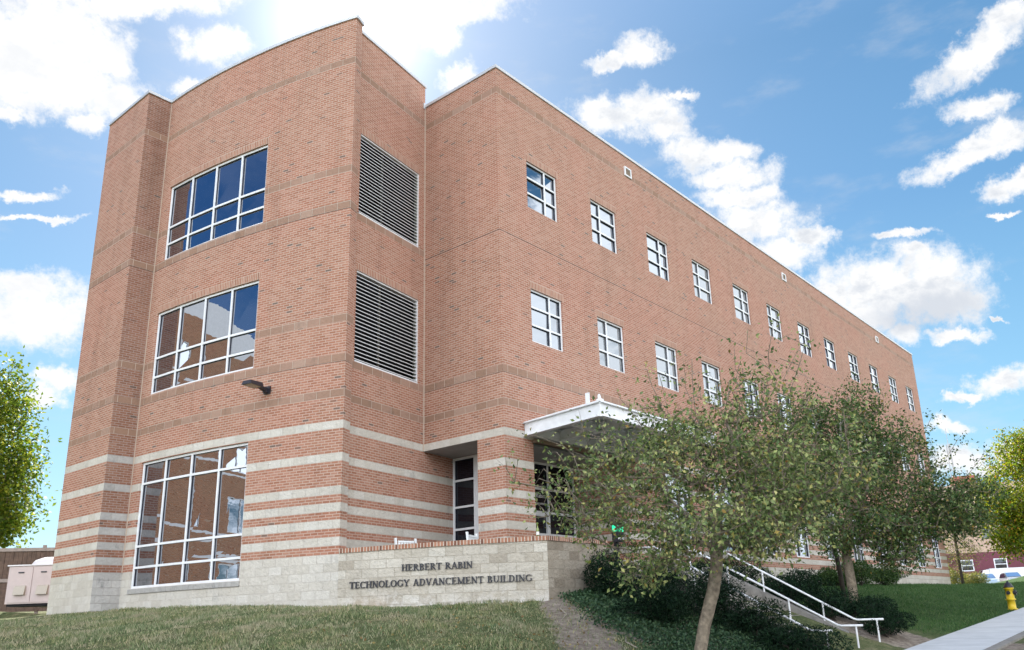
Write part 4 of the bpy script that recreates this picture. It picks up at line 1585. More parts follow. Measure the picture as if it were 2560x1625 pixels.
def broad_tree(name, label, cat, base, trunk, attract, leaf, leafmat, bark, seed, per_tip=40, spread=0.28, trunk_r=.1, twig=0.3, group=None, sparse=None):
    rng = np.random.default_rng(seed)
    root = thing(name, label, cat, base, group)
    pos, par, ch, rad, tips, ntr = grow(rng, trunk, attract, trunk_r=trunk_r)
    mt, ml = MB(), MB()
    limbs_mesh(pos, ch, rad, ntr, mt, ml)
    LP, LN = [], []
    cen = np.mean(np.array(attract), axis=0)
    for t in tips:
        p = pos[t]
        k = per_tip
        if sparse:
            k = max(3, int(per_tip * sparse(p)))
        ntw = 3 if k > 8 else 1
        for w in range(ntw):
            d = Vector(rng.normal(size=3)) + (p - Vector(cen)).normalized() * .8
            d.normalize()
            q = p + d * twig * rng.uniform(.5, 1.2)
            ml.tube([p, p.lerp(q, .5) + Vector((0, 0, .01)), q], [.004, .003, .002], 3, caps=False)
            m = max(2, k // ntw)
            tt = rng.uniform(0.0, 1.05, size=(m, 1))
            pts = np.array(p) * (1 - tt) + np.array(q) * tt + rng.normal(size=(m, 3)) * spread * .38
            LP.append(pts)
            LN.append(np.repeat(np.array([tuple(d)]), m, 0))
    P = np.concatenate(LP)
    N = np.concatenate(LN)
    V, F = leaf_quads(P, N, leaf, rng)
    keep(mt.build('trunk', bark, smooth=True), root)
    keep(ml.build('limbs', bark, smooth=True), root)
    o = np_mesh('crown', V, F, leafmat)
    keep(o, root)
    return root


def lobes(rng, spec):
    """spec: (centre, radii, count)"""
    return np.concatenate([ellipsoid_pts(rng, n, c, r) for c, r, n in spec])


CAMR = np.array(rt)
CAMR[2] = 0
CAMR /= np.linalg.norm(CAMR)       # compass directions used to lay out crowns: to the right of the view ...
CAMD = np.array([fw.x, fw.y, 0])
CAMD /= np.linalg.norm(CAMD)       # ... and away


def rel(base, a, b, z):
    p = np.array(base[:2]) + CAMR[:2] * a + CAMD[:2] * b
    return (p[0], p[1], z)


# the pear tree before the steps
rng = np.random.default_rng(21)
tb = (-3.98, -7.46)
trunkA = [rel((-3.95, -7.5), -.16, 0, -2.95), rel((-3.95, -7.5), -.10, 0, -2.4), rel((-3.97, -7.6), -.02, 0, -1.8), rel((-4.02, -7.75), .05, 0, -1.3), rel((-4.05, -7.82), .09, 0, -0.95), rel((-4.07, -7.83), .12, 0, -.62), rel((-4.07, -7.83), .15, .03, -.35), rel((-4.07, -7.83), .18, .05, 0.0)]
cA = (-4.07, -7.83)
specA = [
    (rel(cA, 0.15, .1, 0.75), (1.5, 1.5, .62), 150),
    (rel(cA, -1.25, 0, 0.35), (1.15, 1.1, .55), 95),
    (rel(cA, 1.25, .2, 0.5), (1.25, 1.2, .75), 120),
    (rel(cA, 0.1, -.5, -.35), (1.35, 1.0, .34), 110),
    (rel(cA, 0.75, .1, 1.15), (.95, .95, .6), 80),
    (rel(cA, -0.45, .1, 1.0), (.9, .9, .42), 50),
    (rel(cA, -1.9, -.1, 0.1), (.6, .6, .45), 26),
    (rel(cA, 1.0, -.3, -.3), (.9, .8, .3), 50),
    (rel(cA, -.75, -.2, -.72), (.62, .7, .24), 44),
    (rel(cA, -1.5, 0, -.25), (.8, .8, .34), 46),
    (rel(cA, .75, -.2, -.62), (.75, .7, .2), 40),
    (rel(cA, .2, 0, 0.2), (1.6, 1.4, .5), 90),
    (rel(cA, 1.9, .1, .55), (.8, .9, .6), 50),
    (rel(cA, -1.0, -.2, -.95), (.4, .5, .14), 16),
    (rel(cA, -.5, -.1, 1.35), (.9, .8, .3), 26),
    (rel(cA, .9, 0, 1.6), (.9, .8, .4), 34),
    (rel(cA, -2.3, 0, .35), (.55, .5, .5), 14),
    (rel(cA, -2.4, 0, -.1), (.4, .4, .3), 9),
    (rel(cA, -2.75, 0, .75), (.45, .4, .5), 8),
    (rel(cA, -1.6, .1, 1.0), (.8, .7, .4), 20),
    (rel(cA, .6, 0, 1.95), (.7, .6, .35), 18),
    (rel(cA, 1.3, 0, 1.7), (.7, .6, .5), 22),
    (rel(cA, 2.1, 0, 1.2), (.6, .6, .5), 20),
]
attA = lobes(rng, specA)
shoots = []
for (a, z0, z1, lean) in ((-.55, 1.2, 2.15, -.3), (-.2, 1.3, 2.0, -.05), (.12, 1.3, 2.15, .08), (.35, 1.3, 1.9, .1), (.62, 1.5, 2.55, .35), (.85, 1.5, 2.3, .5), (1.1, 1.4, 2.45, .55), (1.35, 1.3, 2.2, .5), (-.9, 1.0, 1.7, -.4), (1.6, 1.1, 1.9, .5), (-1.5, .5, 1.35, -.4), (-1.85, .4, 1.05, -.5), (-2.2, .3, .75, -.35), (.5, 1.4, 2.5, .15), (.95, 1.5, 2.9, .45), (.75, 1.6, 3.0, .3), (1.25, 1.6, 2.95, .5), (.0, 1.5, 2.5, .0), (1.5, 1.5, 2.7, .5), (-.35, 1.4, 2.35, -.15)):
    b = rng.uniform(-.7, .7)
    for t in (0, .35, .7, 1.0):
        shoots.append(rel(cA, a + lean * t + rng.normal() * .02, b, z0 + (z1 - z0) * t))
attA = np.concatenate([attA, np.array(shoots)])
broad_tree('pear_tree', 'small olive leaved tree with bare straight trunk in front of the entrance steps', 'tree', trunkA[0], trunkA, attA, .077, M_LEAF_A, M_BARK, 5, per_tip=20, spread=.27, trunk_r=.098, twig=.24,
           sparse=lambda p: (.42 if p.z > 1.55 else (.6 if p.z > 1.25 else 1.0)) * float(np.clip(1.0 - .55 * (-1.15 - ((p.x + 4.07) * CAMR[0] + (p.y + 7.83) * CAMR[1])), .35, 1)))

# the wider tree up the bank
rng = np.random.default_rng(22)
cB = (8.75, -5.4)
trunkB = [rel(cB, .04, 0, -1.75), rel(cB, .02, 0, -1.2), rel(cB, 0, 0, -.7), rel(cB, -.02, 0, -.25), rel(cB, .02, 0, .15), rel(cB, .12, 0, .6), rel(cB, .25, 0, 1.1)]
specB = [
    (rel(cB, .2, 0, 2.3), (1.9, 1.8, 1.0), 170),
    (rel(cB, -1.2, 0, 1.9), (1.4, 1.4, .9), 100),
    (rel(cB, 1.6, 0, 1.5), (1.6, 1.4, .7), 120),
    (rel(cB, 2.9, -.2, 1.45), (1.3, .9, .5), 60),
    (rel(cB, .3, -.3, .75), (1.9, 1.5, .4), 110),
    (rel(cB, .9, 0, 3.1), (1.2, 1.1, .75), 60),
    (rel(cB, -.4, .2, 3.5), (.8, .8, .6), 30),
    (rel(cB, 1.1, -.5, .25), (.8, .7, .3), 34),
    (rel(cB, -.3, -.6, .25), (.9, .7, .3), 34),
    (rel(cB, -2.0, 0, 2.3), (1.2, 1.1, 1.0), 70),
    (rel(cB, -1.9, 0, 1.0), (1.2, 1.1, .6), 60),
    (rel(cB, 1.6, -.2, .7), (1.3, 1.0, .45), 60),
    (rel(cB, 3.3, -.3, .95), (1.0, .7, .5), 36),
    (rel(cB, .3, 0, 3.7), (1.3, 1.2, .6), 60),
    (rel(cB, 1.9, 0, 2.5), (1.2, 1.1, .7), 60),
    (rel(cB, 1.4, -.4, -.15), (.8, .7, .3), 40),
    (rel(cB, 2.2, -.3, .55), (1.2, .8, .4), 50),
    (rel(cB, 3.0, -.2, 1.0), (1.2, .8, .5), 50),
    (rel(cB, 4.0, -.2, 1.55), (.8, .6, .35), 30),
    (rel(cB, 3.6, -.2, .7), (.9, .6, .4), 34),
    (rel(cB, -.6, 0, 4.0), (1.0, .9, .6), 40),
    (rel(cB, .8, 0, 4.3), (1.0, .9, .5), 36),
    (rel(cB, 2.0, 0, 3.3), (1.0, .9, .5), 36),
]
attB = lobes(rng, specB)
attB = np.concatenate([attB, np.array([rel(cB, a + l * t, q, z0 + (z1 - z0) * t) for (a, q, z0, z1, l) in ((-1.2, 0, 3.0, 4.3, -.2), (-.3, .3, 3.8, 4.9, 0), (.6, -.3, 3.9, 5.0, .2), (1.4, .2, 3.4, 4.6, .5), (2.3, 0, 2.6, 3.9, .9), (3.4, -.2, 1.6, 2.6, 1.0), (3.9, -.3, 1.2, 1.6, .9), (2.9, 0, 2.0, 3.1, .9)) for t in (0, .35, .7, 1)])])
broad_tree('bank_tree', 'wide dark leaved tree leaning over the lawn bank with low spreading limbs', 'tree', trunkB[0], trunkB, attB, .10, M_LEAF_B, M_BARK, 6, per_tip=25, spread=.36, trunk_r=.135, twig=.34)

# slim tree just behind it
rng = np.random.default_rng(23)
cC = (11.6, -4.1)
trunkC = [rel(cC, 0, 0, -1.3), rel(cC, -.01, 0, -.8), rel(cC, -.04, 0, -.3), rel(cC, -.08, 0, .2), rel(cC, -.1, 0, .8)]
specC = [(rel(cC, -.3, .2, 2.6), (1.9, 1.7, 1.2), 150), (rel(cC, -1.2, .2, 1.5), (1.5, 1.2, .7), 90), (rel(cC, 1.4, .2, 3.2), (1.3, 1.2, .9), 70)]
broad_tree('slim_tree', 'slim tree with thin dark trunk directly behind the wide bank tree', 'tree', trunkC[0], trunkC, lobes(rng, specC), .09, M_LEAF_B, M_BARKD, 7, per_tip=28, spread=.36, trunk_r=.075, twig=.34)

# sunlit trees beyond the two ends of the building
rng = np.random.default_rng(24)
cL = (-2.6, 37.0)
trunkL = [(*cL, -.2), (*cL, 1.5), (*cL, 3.5), (*cL, 5.5)]
specL = [((cL[0], cL[1], 8), (4.2, 4.2, 4.2), 260), ((cL[0] + 1.6, cL[1] - 1.3, 6.0), (2.6, 2.6, 2.6), 150), ((cL[0] + 1.2, cL[1] - 1, 10.6), (2.0, 2.0, 2.2), 70), ((cL[0] + 2.2, cL[1] - 1.5, 4.2), (1.6, 1.8, 1.3), 60)]
broad_tree('sunlit_tree', 'bright yellow green sunlit tree behind the slatted fence left of the building', 'tree', trunkL[0], trunkL, lobes(rng, specL), .24, M_LEAF_LIT, M_BARK, 8, per_tip=48, spread=.9, trunk_r=.25, twig=.8)
rng = np.random.default_rng(25)
cM = (41.4, -5.3)
trunkM = [(*cM, -.9), (*cM, .6), (*cM, 1.9), (*cM, 3.0)]
specM = [((cM[0], cM[1], 4.6), (2.9, 2.9, 2.6), 240), ((cM[0] - .8, cM[1] + 1.0, 3.4), (1.9, 1.9, 1.8), 150), ((cM[0] - .3, cM[1] + .3, 7.0), (1.3, 1.3, 1.4), 60), ((cM[0] - .9, cM[1] + 1.2, 1.9), (1.3, 1.3, .8), 50)]
broad_tree('maple_tree', 'yellow and green sunlit maple with orange tips beyond the far end of the building', 'tree', trunkM[0], trunkM, lobes(rng, specM), .17, M_LEAF_MAPLE, M_BARK, 9, per_tip=52, spread=.6, trunk_r=.16, twig=.5)
rng = np.random.default_rng(26)
cN = (42.2, -.4)
trunkN = [(*cN, -.7), (*cN, .8), (*cN, 2.2), (*cN, 3.4), (*cN, 4.4)]
specN = [((cN[0], cN[1], 1.4), (1.5, 1.5, .8), 70), ((cN[0], cN[1], 2.6), (1.2, 1.2, .7), 60), ((cN[0], cN[1], 3.8), (.8, .8, .7), 40)]
broad_tree('larch_tree', 'thin feathery young tree at the far corner of the building', 'tree', trunkN[0], trunkN, lobes(rng, specN), .10, M_LEAF_CON, M_BARKD, 10, per_tip=20, spread=.45, trunk_r=.09, twig=.5)


def shrub(name, label, cat, c, r, n, leaf, m, seed, group=None, lumps=11):
    """low bush: stems from the ground and a lumpy shell of small leaves"""
    rng = np.random.default_rng(seed)
    x, y = c
    z = float(ground_z(np.array([x]), np.array([y]))[0])
    root = thing(name, label, cat, (x, y, z), group)
    cen, rad = [], []
    for i in range(lumps):
        a = rng.uniform(0, 6.28)
        q = rng.uniform(.15, .85)
        cen.append((x + math.cos(a) * r[0] * q, y + math.sin(a) * r[1] * q, z + r[2] * rng.uniform(.28, .8 - .25 * q)))
        rad.append((r[0] * rng.uniform(.3, .58), r[1] * rng.uniform(.3, .62), r[2] * rng.uniform(.22, .45)))
    P = np.concatenate([ellipsoid_pts(rng, n // lumps, cc, rr, .72) for cc, rr in zip(cen, rad)])
    P[:, 2] = np.maximum(P[:, 2], z + .02)
    N = np.concatenate([(P[i * (n // lumps):(i + 1) * (n // lumps)] - np.array(cc)) for i, cc in enumerate(cen)])
    N /= np.linalg.norm(N, axis=1)[:, None] + 1e-6
    V, F = leaf_quads(P, N, leaf, rng, aspect=.35)
    keep(np_mesh('foliage', V, F, m), root)
    mb = MB()
    for cc in cen:
        mb.tube([(x + rng.normal() * .08, y + rng.normal() * .08, z - .1), ((x + cc[0]) / 2, (y + cc[1]) / 2, z + .2), cc], [.022, .015, .006], 5, caps=False)
    keep(mb.build('stems', M_BARKD), root)
    return root


G1 = 'yew bushes left of the steps'
yl = [((.55, -2.75), (.75, .75, 1.25), 'tall dark yew bush against the right end of the sign wall'),
      ((.35, -3.9), (.9, .85, 1.1), 'dark yew bush second down the slope on the left of the steps'),
      ((.40, -5.1), (.85, .85, 1.1), 'dark yew bush in the middle of the row left of the steps'),
      ((.45, -6.2), (.85, .8, .85), 'dark yew bush fourth down the slope, behind the pear tree trunk'),
      ((.35, -7.2), (.85, .75, .62), 'lowest dark yew bush beside the pavement left of the steps'),
      ((-.7, -4.6), (.7, .7, .75), 'low dark yew bush set out in front of the row, above the ivy')]
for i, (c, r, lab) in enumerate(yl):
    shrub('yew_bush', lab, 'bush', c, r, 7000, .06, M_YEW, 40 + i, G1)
G2 = 'yew bushes right of the steps'
yr = [((5.1, -2.6), (.95, .8, .95), 'uppermost dark yew bush right of the steps, nearest the porch'),
      ((5.05, -3.9), (.9, .8, .85), 'second dark yew bush down the right side of the steps'),
      ((5.0, -5.1), (.85, .8, .85), 'third dark yew bush down the right side of the steps'),
      ((4.95, -6.2), (.8, .75, .85), 'fourth dark yew bush down the right side of the steps'),
      ((4.95, -7.35), (.75, .65, .75), 'lowest dark yew bush right of the steps, by the rail end'),
      ((6.0, -4.6), (.9, .95, .6), 'low spreading yew bush at the upper outer edge of the right hedge'),
      ((5.9, -6.2), (.9, .95, .62), 'low spreading yew bush in the outer row above the pavement')]
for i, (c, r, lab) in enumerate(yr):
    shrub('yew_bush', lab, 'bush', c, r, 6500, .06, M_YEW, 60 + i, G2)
for i, (c, r, lab) in enumerate([((18.4, -1.3), (1.2, .8, .75), 'green bush before the pale base left of the slim trunk'),
                                 ((21.6, -1.2), (1.5, .9, 1.25), 'taller rounded green bush before the building base'),
                                 ((24.8, -1.2), (1.5, .9, 1.0), 'rightmost green bush before the building base')]):
    shrub('green_bush', lab, 'bush', c, r, 5000, .10, M_SHRUB, 70 + i, 'bushes along the foot of the building')
for i, (c, r, lab) in enumerate([((43.0, .8), (1.3, 1.2, 1.5), 'loose sunlit shrub at the foot of the feathery young tree'), ((47.5, .2), (1.5, 1.2, 1.3), 'sunlit shrub right of the young tree before the parked cars')]):
    shrub('loose_shrub', lab, 'bush', c, r, 2600, .14, M_LEAF_CON, 80 + i)

# ivy and grass
rng = np.random.default_rng(31)
n = 60000
x = rng.uniform(-4.5, 1.4, n)
y = rng.uniform(-8.1, -2.15, n)
edge = -0.75 - (y + 2.0) * -0.72          # right-hand side of the earth track
edge = -0.75 + (y + 2.0) * 0.72
w = np.clip((x - edge) * 1.2 + vnoise(x, y, 1.8, 12) * .8, 0, 1)
kp = rng.uniform(size=n) < w * .9
x, y = x[kp], y[kp]
z = ground_z(x, y) + rng.uniform(.01, .13, len(x))
P = np.stack([x, y, z], 1)
V, F = leaf_quads(P, np.tile(np.array([0, 0, .9]), (len(P), 1)), .055, rng, aspect=.8, fold=.15)
ivy = np_mesh('ground_cover', V, F, M_IVY)
tag(ivy, 'dark green ivy covering the slope between earth track and yew bushes', 'ground cover', kind='stuff')


def grass(name, x, y, h, m, rng, label, lean=.6):
    n = len(x)
    z = ground_z(x, y)
    a = rng.uniform(0, 6.28, n)
    hh = h * rng.uniform(.4, 1.3, n) * np.clip(.85 + 1.1 * vnoise(x, y, 3.1, 6) + .7 * vnoise(x, y, 8.0, 7), .3, 2.4)
    w = .006 + .006 * rng.uniform(size=n)
    dx, dy = np.cos(a), np.sin(a)
    la = rng.uniform(0, 6.28, n)
    lx, ly = np.cos(la) * hh * lean, np.sin(la) * hh * lean
    p0 = np.stack([x - dx * w, y - dy * w, z - .01], 1)
    p1 = np.stack([x + dx * w, y + dy * w, z - .01], 1)
    p2 = np.stack([x + lx + dx * w * .3, y + ly + dy * w * .3, z + hh], 1)
    p3 = np.stack([x + lx - dx * w * .3, y + ly - dy * w * .3, z + hh], 1)
    V = np.stack([p0, p1, p2, p3], 1).reshape(-1, 3)
    o = np_mesh(name, V, np.arange(n * 4).reshape(n, 4), m)
    return tag(o, label, 'grass', kind='stuff')


n = 230000
x = rng.uniform(-15.0, -.6, n)
y = rng.uniform(-8.1, 9.6, n)
dc = np.hypot(x - CC.x, y - CC.y) - RC
dd = dirt_mask(x, y) + vnoise(x, y, 4, 4) * .35
patch = vnoise(x, y, 1.5, 5)
kp = (dc > .03) & (x > -13 - (y + 8) * .1) & (rng.uniform(size=n) > np.clip(dd * 1.25 - .3, 0, .86)) & (rng.uniform(size=n) < .72 + patch * .5) & (x < -.2 + (y + 2) * .5)
grass('lawn_grass', x[kp], y[kp], .055, M_GRASS, rng, 'short patchy dry grass on the slope before the sign wall')
n = 90000
x = rng.uniform(7, 42, n)
y = rng.uniform(-8.1, -.15, n)
kp = rng.uniform(size=n) > dirt_mask(x, y) * 1.3
grass('bank_grass', x[kp], y[kp], .06, M_GRASS_R, rng, 'green mown grass on the bank right of the steps')

n = 2600
x = rng.uniform(-9, 1.4, n)
y = rng.uniform(-8.0, -.5, n)
kp = (np.hypot(x - CC.x, y - CC.y) - RC > .1) & (rng.uniform(size=n) < np.exp(-np.hypot(x + 4, y + 7.4) / 4.0))
x, y = x[kp], y[kp]
P = np.stack([x, y, ground_z(x, y) + .045], 1)
V, F = leaf_quads(P, np.tile(np.array([0, 0, .1]), (len(P), 1)), .06, rng, aspect=.6)
tag(np_mesh('fallen_leaves', V, F, leaf_mat('dry_fallen_leaf', [(0.0, (.16, .09, .04)), (.6, (.30, .20, .08)), (1.0, (.42, .33, .14))], .1)), 'dry brown and yellow leaves strewn over the grass and bare earth', 'fallen leaves', kind='stuff')

# two pale fallen sticks on the earth track
M_STICK = mat('pale_dead_wood', (.30, .26, .21), .9, var=.2)
for pts, lab in (([(-1.35, -2.75), (-1.75, -3.0), (-2.0, -3.35), (-2.45, -3.55)], 'longer pale dead stick lying on the bare earth near the wall corner'),
                 ([(-2.2, -4.9), (-2.5, -5.1), (-2.6, -5.4)], 'shorter pale dead stick lower down the bare earth')):
    P = [(a, b_, float(ground_z(np.array([a]), np.array([b_]))[0]) + .03) for a, b_ in pts]
    mb = MB()
    mb.tube(P, [.008, .012, .014, .007][:len(P)], 6)
    o = mb.build('stick', M_STICK, smooth=True)
    tag(o, lab, 'stick', 'fallen sticks')

# ------------------------------------------------------------------ left background: cabinet, tank, fence
M_CAB = mat('beige_cabinet_paint', (.45, .37, .36), .5, var=.06)
M_CABT = mat('pale_enamel', (.62, .60, .62), .4)
gzc = -0.66
ca = Vector((-5.55, 17.1)) + Vector((CAMR[0], CAMR[1])) * .24
ce_ = Vector((CAMR[0], CAMR[1])).normalized()
cab = thing('utility_cabinet', 'beige two door utility cabinet on the lawn left of the brick pier', 'cabinet', (ca.x, ca.y, gzc))
cdn = Vector((-ce_.y, ce_.x))


def fcab(u, z, d):
    p = ca + ce_ * u - cdn * d
    return (p.x, p.y, gzc + z)


mb = MB()
mb.fbox(fcab, -.10, 2.2, .08, 1.28, -.9, 0)
keep(mb.build('housing', M_CAB, bevel=.015), cab)
mb = MB()
mb.fbox(fcab, -.06, 2.15, 0, .079, -.85, -.04)
keep(mb.build('plinth', M_DARK), cab)
mb = MB()
mb.fbox(fcab, -.14, 2.25, 1.281, 1.32, -.95, .05)
keep(mb.build('lid', M_CABT, bevel=.01), cab)
for i in range(3):
    u0_ = -.02 + i * .735
    mb = MB()
    mb.fbox(fcab, u0_, u0_ + .715, .12, 1.25, .001, .022)
    d_ = mb.build('door', M_CAB, bevel=.005)
    keep(d_, cab)
    mb = MB()
    q = [fcab(u0_ + .20, .36, .023), fcab(u0_ + .56, .36, .023), fcab(u0_ + .56, .36, .13), fcab(u0_ + .20, .36, .13), fcab(u0_ + .20, .66, .023), fcab(u0_ + .56, .66, .023), fcab(u0_ + .56, .62, .07), fcab(u0_ + .20, .62, .07)]
    mb.box8(q)
    v_ = mb.build('vent_hood', mat('hood_paint', (.38, .34, .29), .6), bevel=.004)
    keep(v_, cab)
    mb = MB()
    mb.fbox(fcab, u0_ + .26, u0_ + .44, 1.05, 1.09, .023, .045)
    h_ = mb.build('latch', M_BLACK)
    keep(h_, cab)
tank = thing('round_tank', 'long white round topped tank lying behind the beige cabinet', 'tank', tuple(fcab(.2, .0, -1.9)))
mb = MB()
ax0 = Vector(fcab(-.45, 1.2, -1.8))
e3 = Vector((ce_.x, ce_.y, 0))
mb.tube([ax0 + e3 * -.02, ax0 + e3 * .06, ax0 + e3 * .22, ax0 + e3 * .5, ax0 + e3 * 3.0, ax0 + e3 * 3.3, ax0 + e3 * 3.4], [.02, .25, .42, .5, .5, .3, .02], 20)
keep(mb.build('shell', M_CABT, smooth=True), tank)
for du in (.2, 2.3):
    mb = MB()
    mb.fbox(fcab, du, du + .2, .0, .75, -2.2, -1.4)
    keep(mb.build('leg', M_CONC), tank)

M_FENCE = mat('brown_fence_wood', (.115, .075, .055), .85, var=.3, vscale=5)
M_FENCEP = mat('pale_fence_rail', (.30, .25, .22), .8, var=.2, vscale=5)
fa = Vector((-9.0, 31.0))
fb_ = Vector((4.0, 20.5))
fe = (fb_ - fa).normalized()
fL = (fb_ - fa).length
fn = thing('slat_fence', 'tall brown slatted timber fence with pale rails below the sunlit tree', 'fence', (fa.x, fa.y, -.3))


def ffen(u, z, d):
    p = fa + fe * u + Vector((fe.y, -fe.x)) * d
    return (p.x, p.y, z)


mb = MB()
i = 0
while i * .17 < fL - .16:
    mb.fbox(ffen, i * .17, i * .17 + .16, -.6, 1.86, -.01, .012 + .008 * (i % 2))
    i += 1
mb.fbox(ffen, 0, fL, -.6, 1.85, -.03, -.012)
keep(mb.build('slats', M_FENCE), fn)
mb = MB()
for z in (1.861, .6):
    mb.fbox(ffen, 0, fL, z, z + .14, -.05, .06)
keep(mb.build('rails', M_FENCEP), fn)
i = 0
while i * 2.4 < fL:
    mb = MB()
    mb.fbox(ffen, i * 2.4 - .06, i * 2.4 + .06, -.8, 2.12, -.17, -.052)
    keep(mb.build('post', M_FENCEP), fn)
    i += 1

# brick building across the way, seen in the tower glass
M_NBRICK = masonry('neighbour_brick', 0.2032, U / 3, 0.0095, [(0.0, (.30, .13, .06)), (1.0, (.42, .20, .10))], (.45, .32, .22), tint=.15, streak=.3)
nb = thing('neighbour_building', 'plain brick building across the street, mirrored in the tower windows', 'building', (-26, 30, -1))
mb = MB()
fN = f_line((-46, 27), (-7.0, 27))
NBH = 18.6
NW = []
for fl in range(4):
    for c in range(8):
        NW.append((1.0 + c * 4.7, 3.4 + c * 4.7, .4 + fl * 4.0, 2.7 + fl * 4.0))
NBB = [(.1, .3, 2, 0), (2.8, 3.0, 2, 0), (4.1, 4.25, 2, 0), (8.1, 8.25, 2, 0), (10.9, 11.1, 2, 0), (12.1, 12.25, 2, 0), (NBH - 2.2, NBH + .05, 2, 0)]
wall(mb, fN, 0, 39, -1.5, NBH, NBB, NW)
wall(mb, f_line((-7.0, 27), (-7.0, 47)), 0, 20, -1.5, NBH, NBB)
wall(mb, f_line((-46, 47), (-46, 27)), 0, 20, -1.5, NBH, NBB)
wall(mb, f_line((-7.0, 47), (-46, 47)), 0, 39, -1.5, NBH, NBB)
keep(mb.build('wall', [M_NBRICK, M_STONE, M_WHITE, M_GROOVE, M_SOLDIER]), nb)
mb = MB()
mb.box(-45.9, -7.1, 27.1, 46.9, NBH - .3, NBH - .1)
keep(mb.build('roof', M_ROOF), nb)
for (a, b_, c, d) in NW:
    mb = MB()
    mb.fbox(fN, a, b_, c, c + .08, -.09, -.03)
    mb.fbox(fN, a, b_, d - .08, d, -.09, -.03)
    mb.fbox(fN, a, a + .08, c + .08, d - .08, -.09, -.03)
    mb.fbox(fN, b_ - .08, b_, c + .08, d - .08, -.09, -.03)
    mb.fbox(fN, (a + b_) / 2 - .04, (a + b_) / 2 + .04, c + .08, d - .08, -.088, -.032)
    w_ = mb.build('window', M_WHITE)
    keep(w_, nb)
    mb = MB()
    mb.poly([fN(a + .02, c + .02, -.07), fN(b_ - .02, c + .02, -.07), fN(b_ - .02, d - .02, -.07), fN(a + .02, d - .02, -.07)])
    g_ = mb.build('glass', M_GLASS)
    keep(g_, w_)

# long pale hall across the street, sunlit, seen only in the ground floor glass
hall = thing('opposite_hall', 'long low pale brick hall across the street, mirrored in the ground floor windows', 'building', (25, -40, -2))
fH = f_line((75, -38), (-30, -38))
HWN = [(4 + c * 7.5, 6.4 + c * 7.5, .6 + f_ * 3.4, 2.6 + f_ * 3.4) for c in range(13) for f_ in range(2)]
mb = MB()
wall(mb, fH, 0, 105, -6, 7.2, [(6.9, 7.25, 1, 0)], HWN)
mb.poly([(75, -38, 7.2), (-30, -38, 7.2), (-30, -52, 7.2), (75, -52, 7.2)])
mb.poly([(75, -38, -6), (75, -38, 7.2), (75, -52, 7.2), (75, -52, -6)])
mb.poly([(-30, -38, -6), (-30, -52, -6), (-30, -52, 7.2), (-30, -38, 7.2)])
mb.poly([(-30, -52, -6), (75, -52, -6), (75, -52, 7.2), (-30, -52, 7.2)])
M_HALL = mat('pale_hall_brick', (.42, .38, .34), .85, var=.12, vscale=2)
keep(mb.build('wall', [M_HALL, M_STONE, M_BROWN, M_GROOVE, M_SOLDIER]), hall)
for (a, b_, c, d) in HWN:
    mb = MB()
    mb.poly([fH(a, c, -.08), fH(b_, c, -.08), fH(b_, d, -.08), fH(a, d, -.08)])
    mb.fbox(fH, (a + b_) / 2 - .04, (a + b_) / 2 + .04, c, d, -.079, -.04)
    keep(mb.build('window', M_DGLASS), hall)

# ------------------------------------------------------------------ right background: buildings, mast, cars
M_TAN = mat('tan_brick', (.50, .36, .27), .85, var=.12, vscale=1.5)
M_MAROON = mat('maroon_siding', (.13, .022, .04), .6, var=.1)
far1 = thing('tan_building', 'tall tan brick building far down the street behind the trees', 'building', (120, 22, 0))
fT = f_line((112, 34), (131, -14))
mb = MB()
TW = [(2 + c * 6.4, 3.1 + c * 6.4, 7.4 + f_ * 3.4, 9.0 + f_ * 3.4) for c in range(7) for f_ in range(2)]
wall(mb, fT, 0, 51.5, -2, 15.2, [], TW)
mb.poly([(112, 34, 15.0), (131, -14, 15.0), (147, -8, 15.0), (128, 40, 15.0)])
mb.poly([(112, 34, -2), (112, 34, 15.2), (128, 40, 15.2), (128, 40, -2)])
mb.poly([(131, -14, -2), (147, -8, -2), (147, -8, 15.2), (131, -14, 15.2)])
mb.poly([(128, 40, -2), (128, 40, 15.2), (147, -8, 15.2), (147, -8, -2)])
keep(mb.build('wall', [M_TAN] * 5), far1)
for (a, b_, c, d) in TW:
    mb = MB()
    mb.poly([fT(a, c, -.1), fT(b_, c, -.1), fT(b_, d, -.1), fT(a, d, -.1)], 0)
    keep(mb.build('window', M_DGLASS), far1)
for (u, w_, h) in ((8, 5, 2.6), (19, 3, 1.6)):
    mb = MB()
    mb.fbox(fT, u, u + w_, 15.21, 15.2 + h, -6, -2)
    keep(mb.build('roof_house', mat('roof_house_brick', (.30, .11, .075), .85, var=.1)), far1)

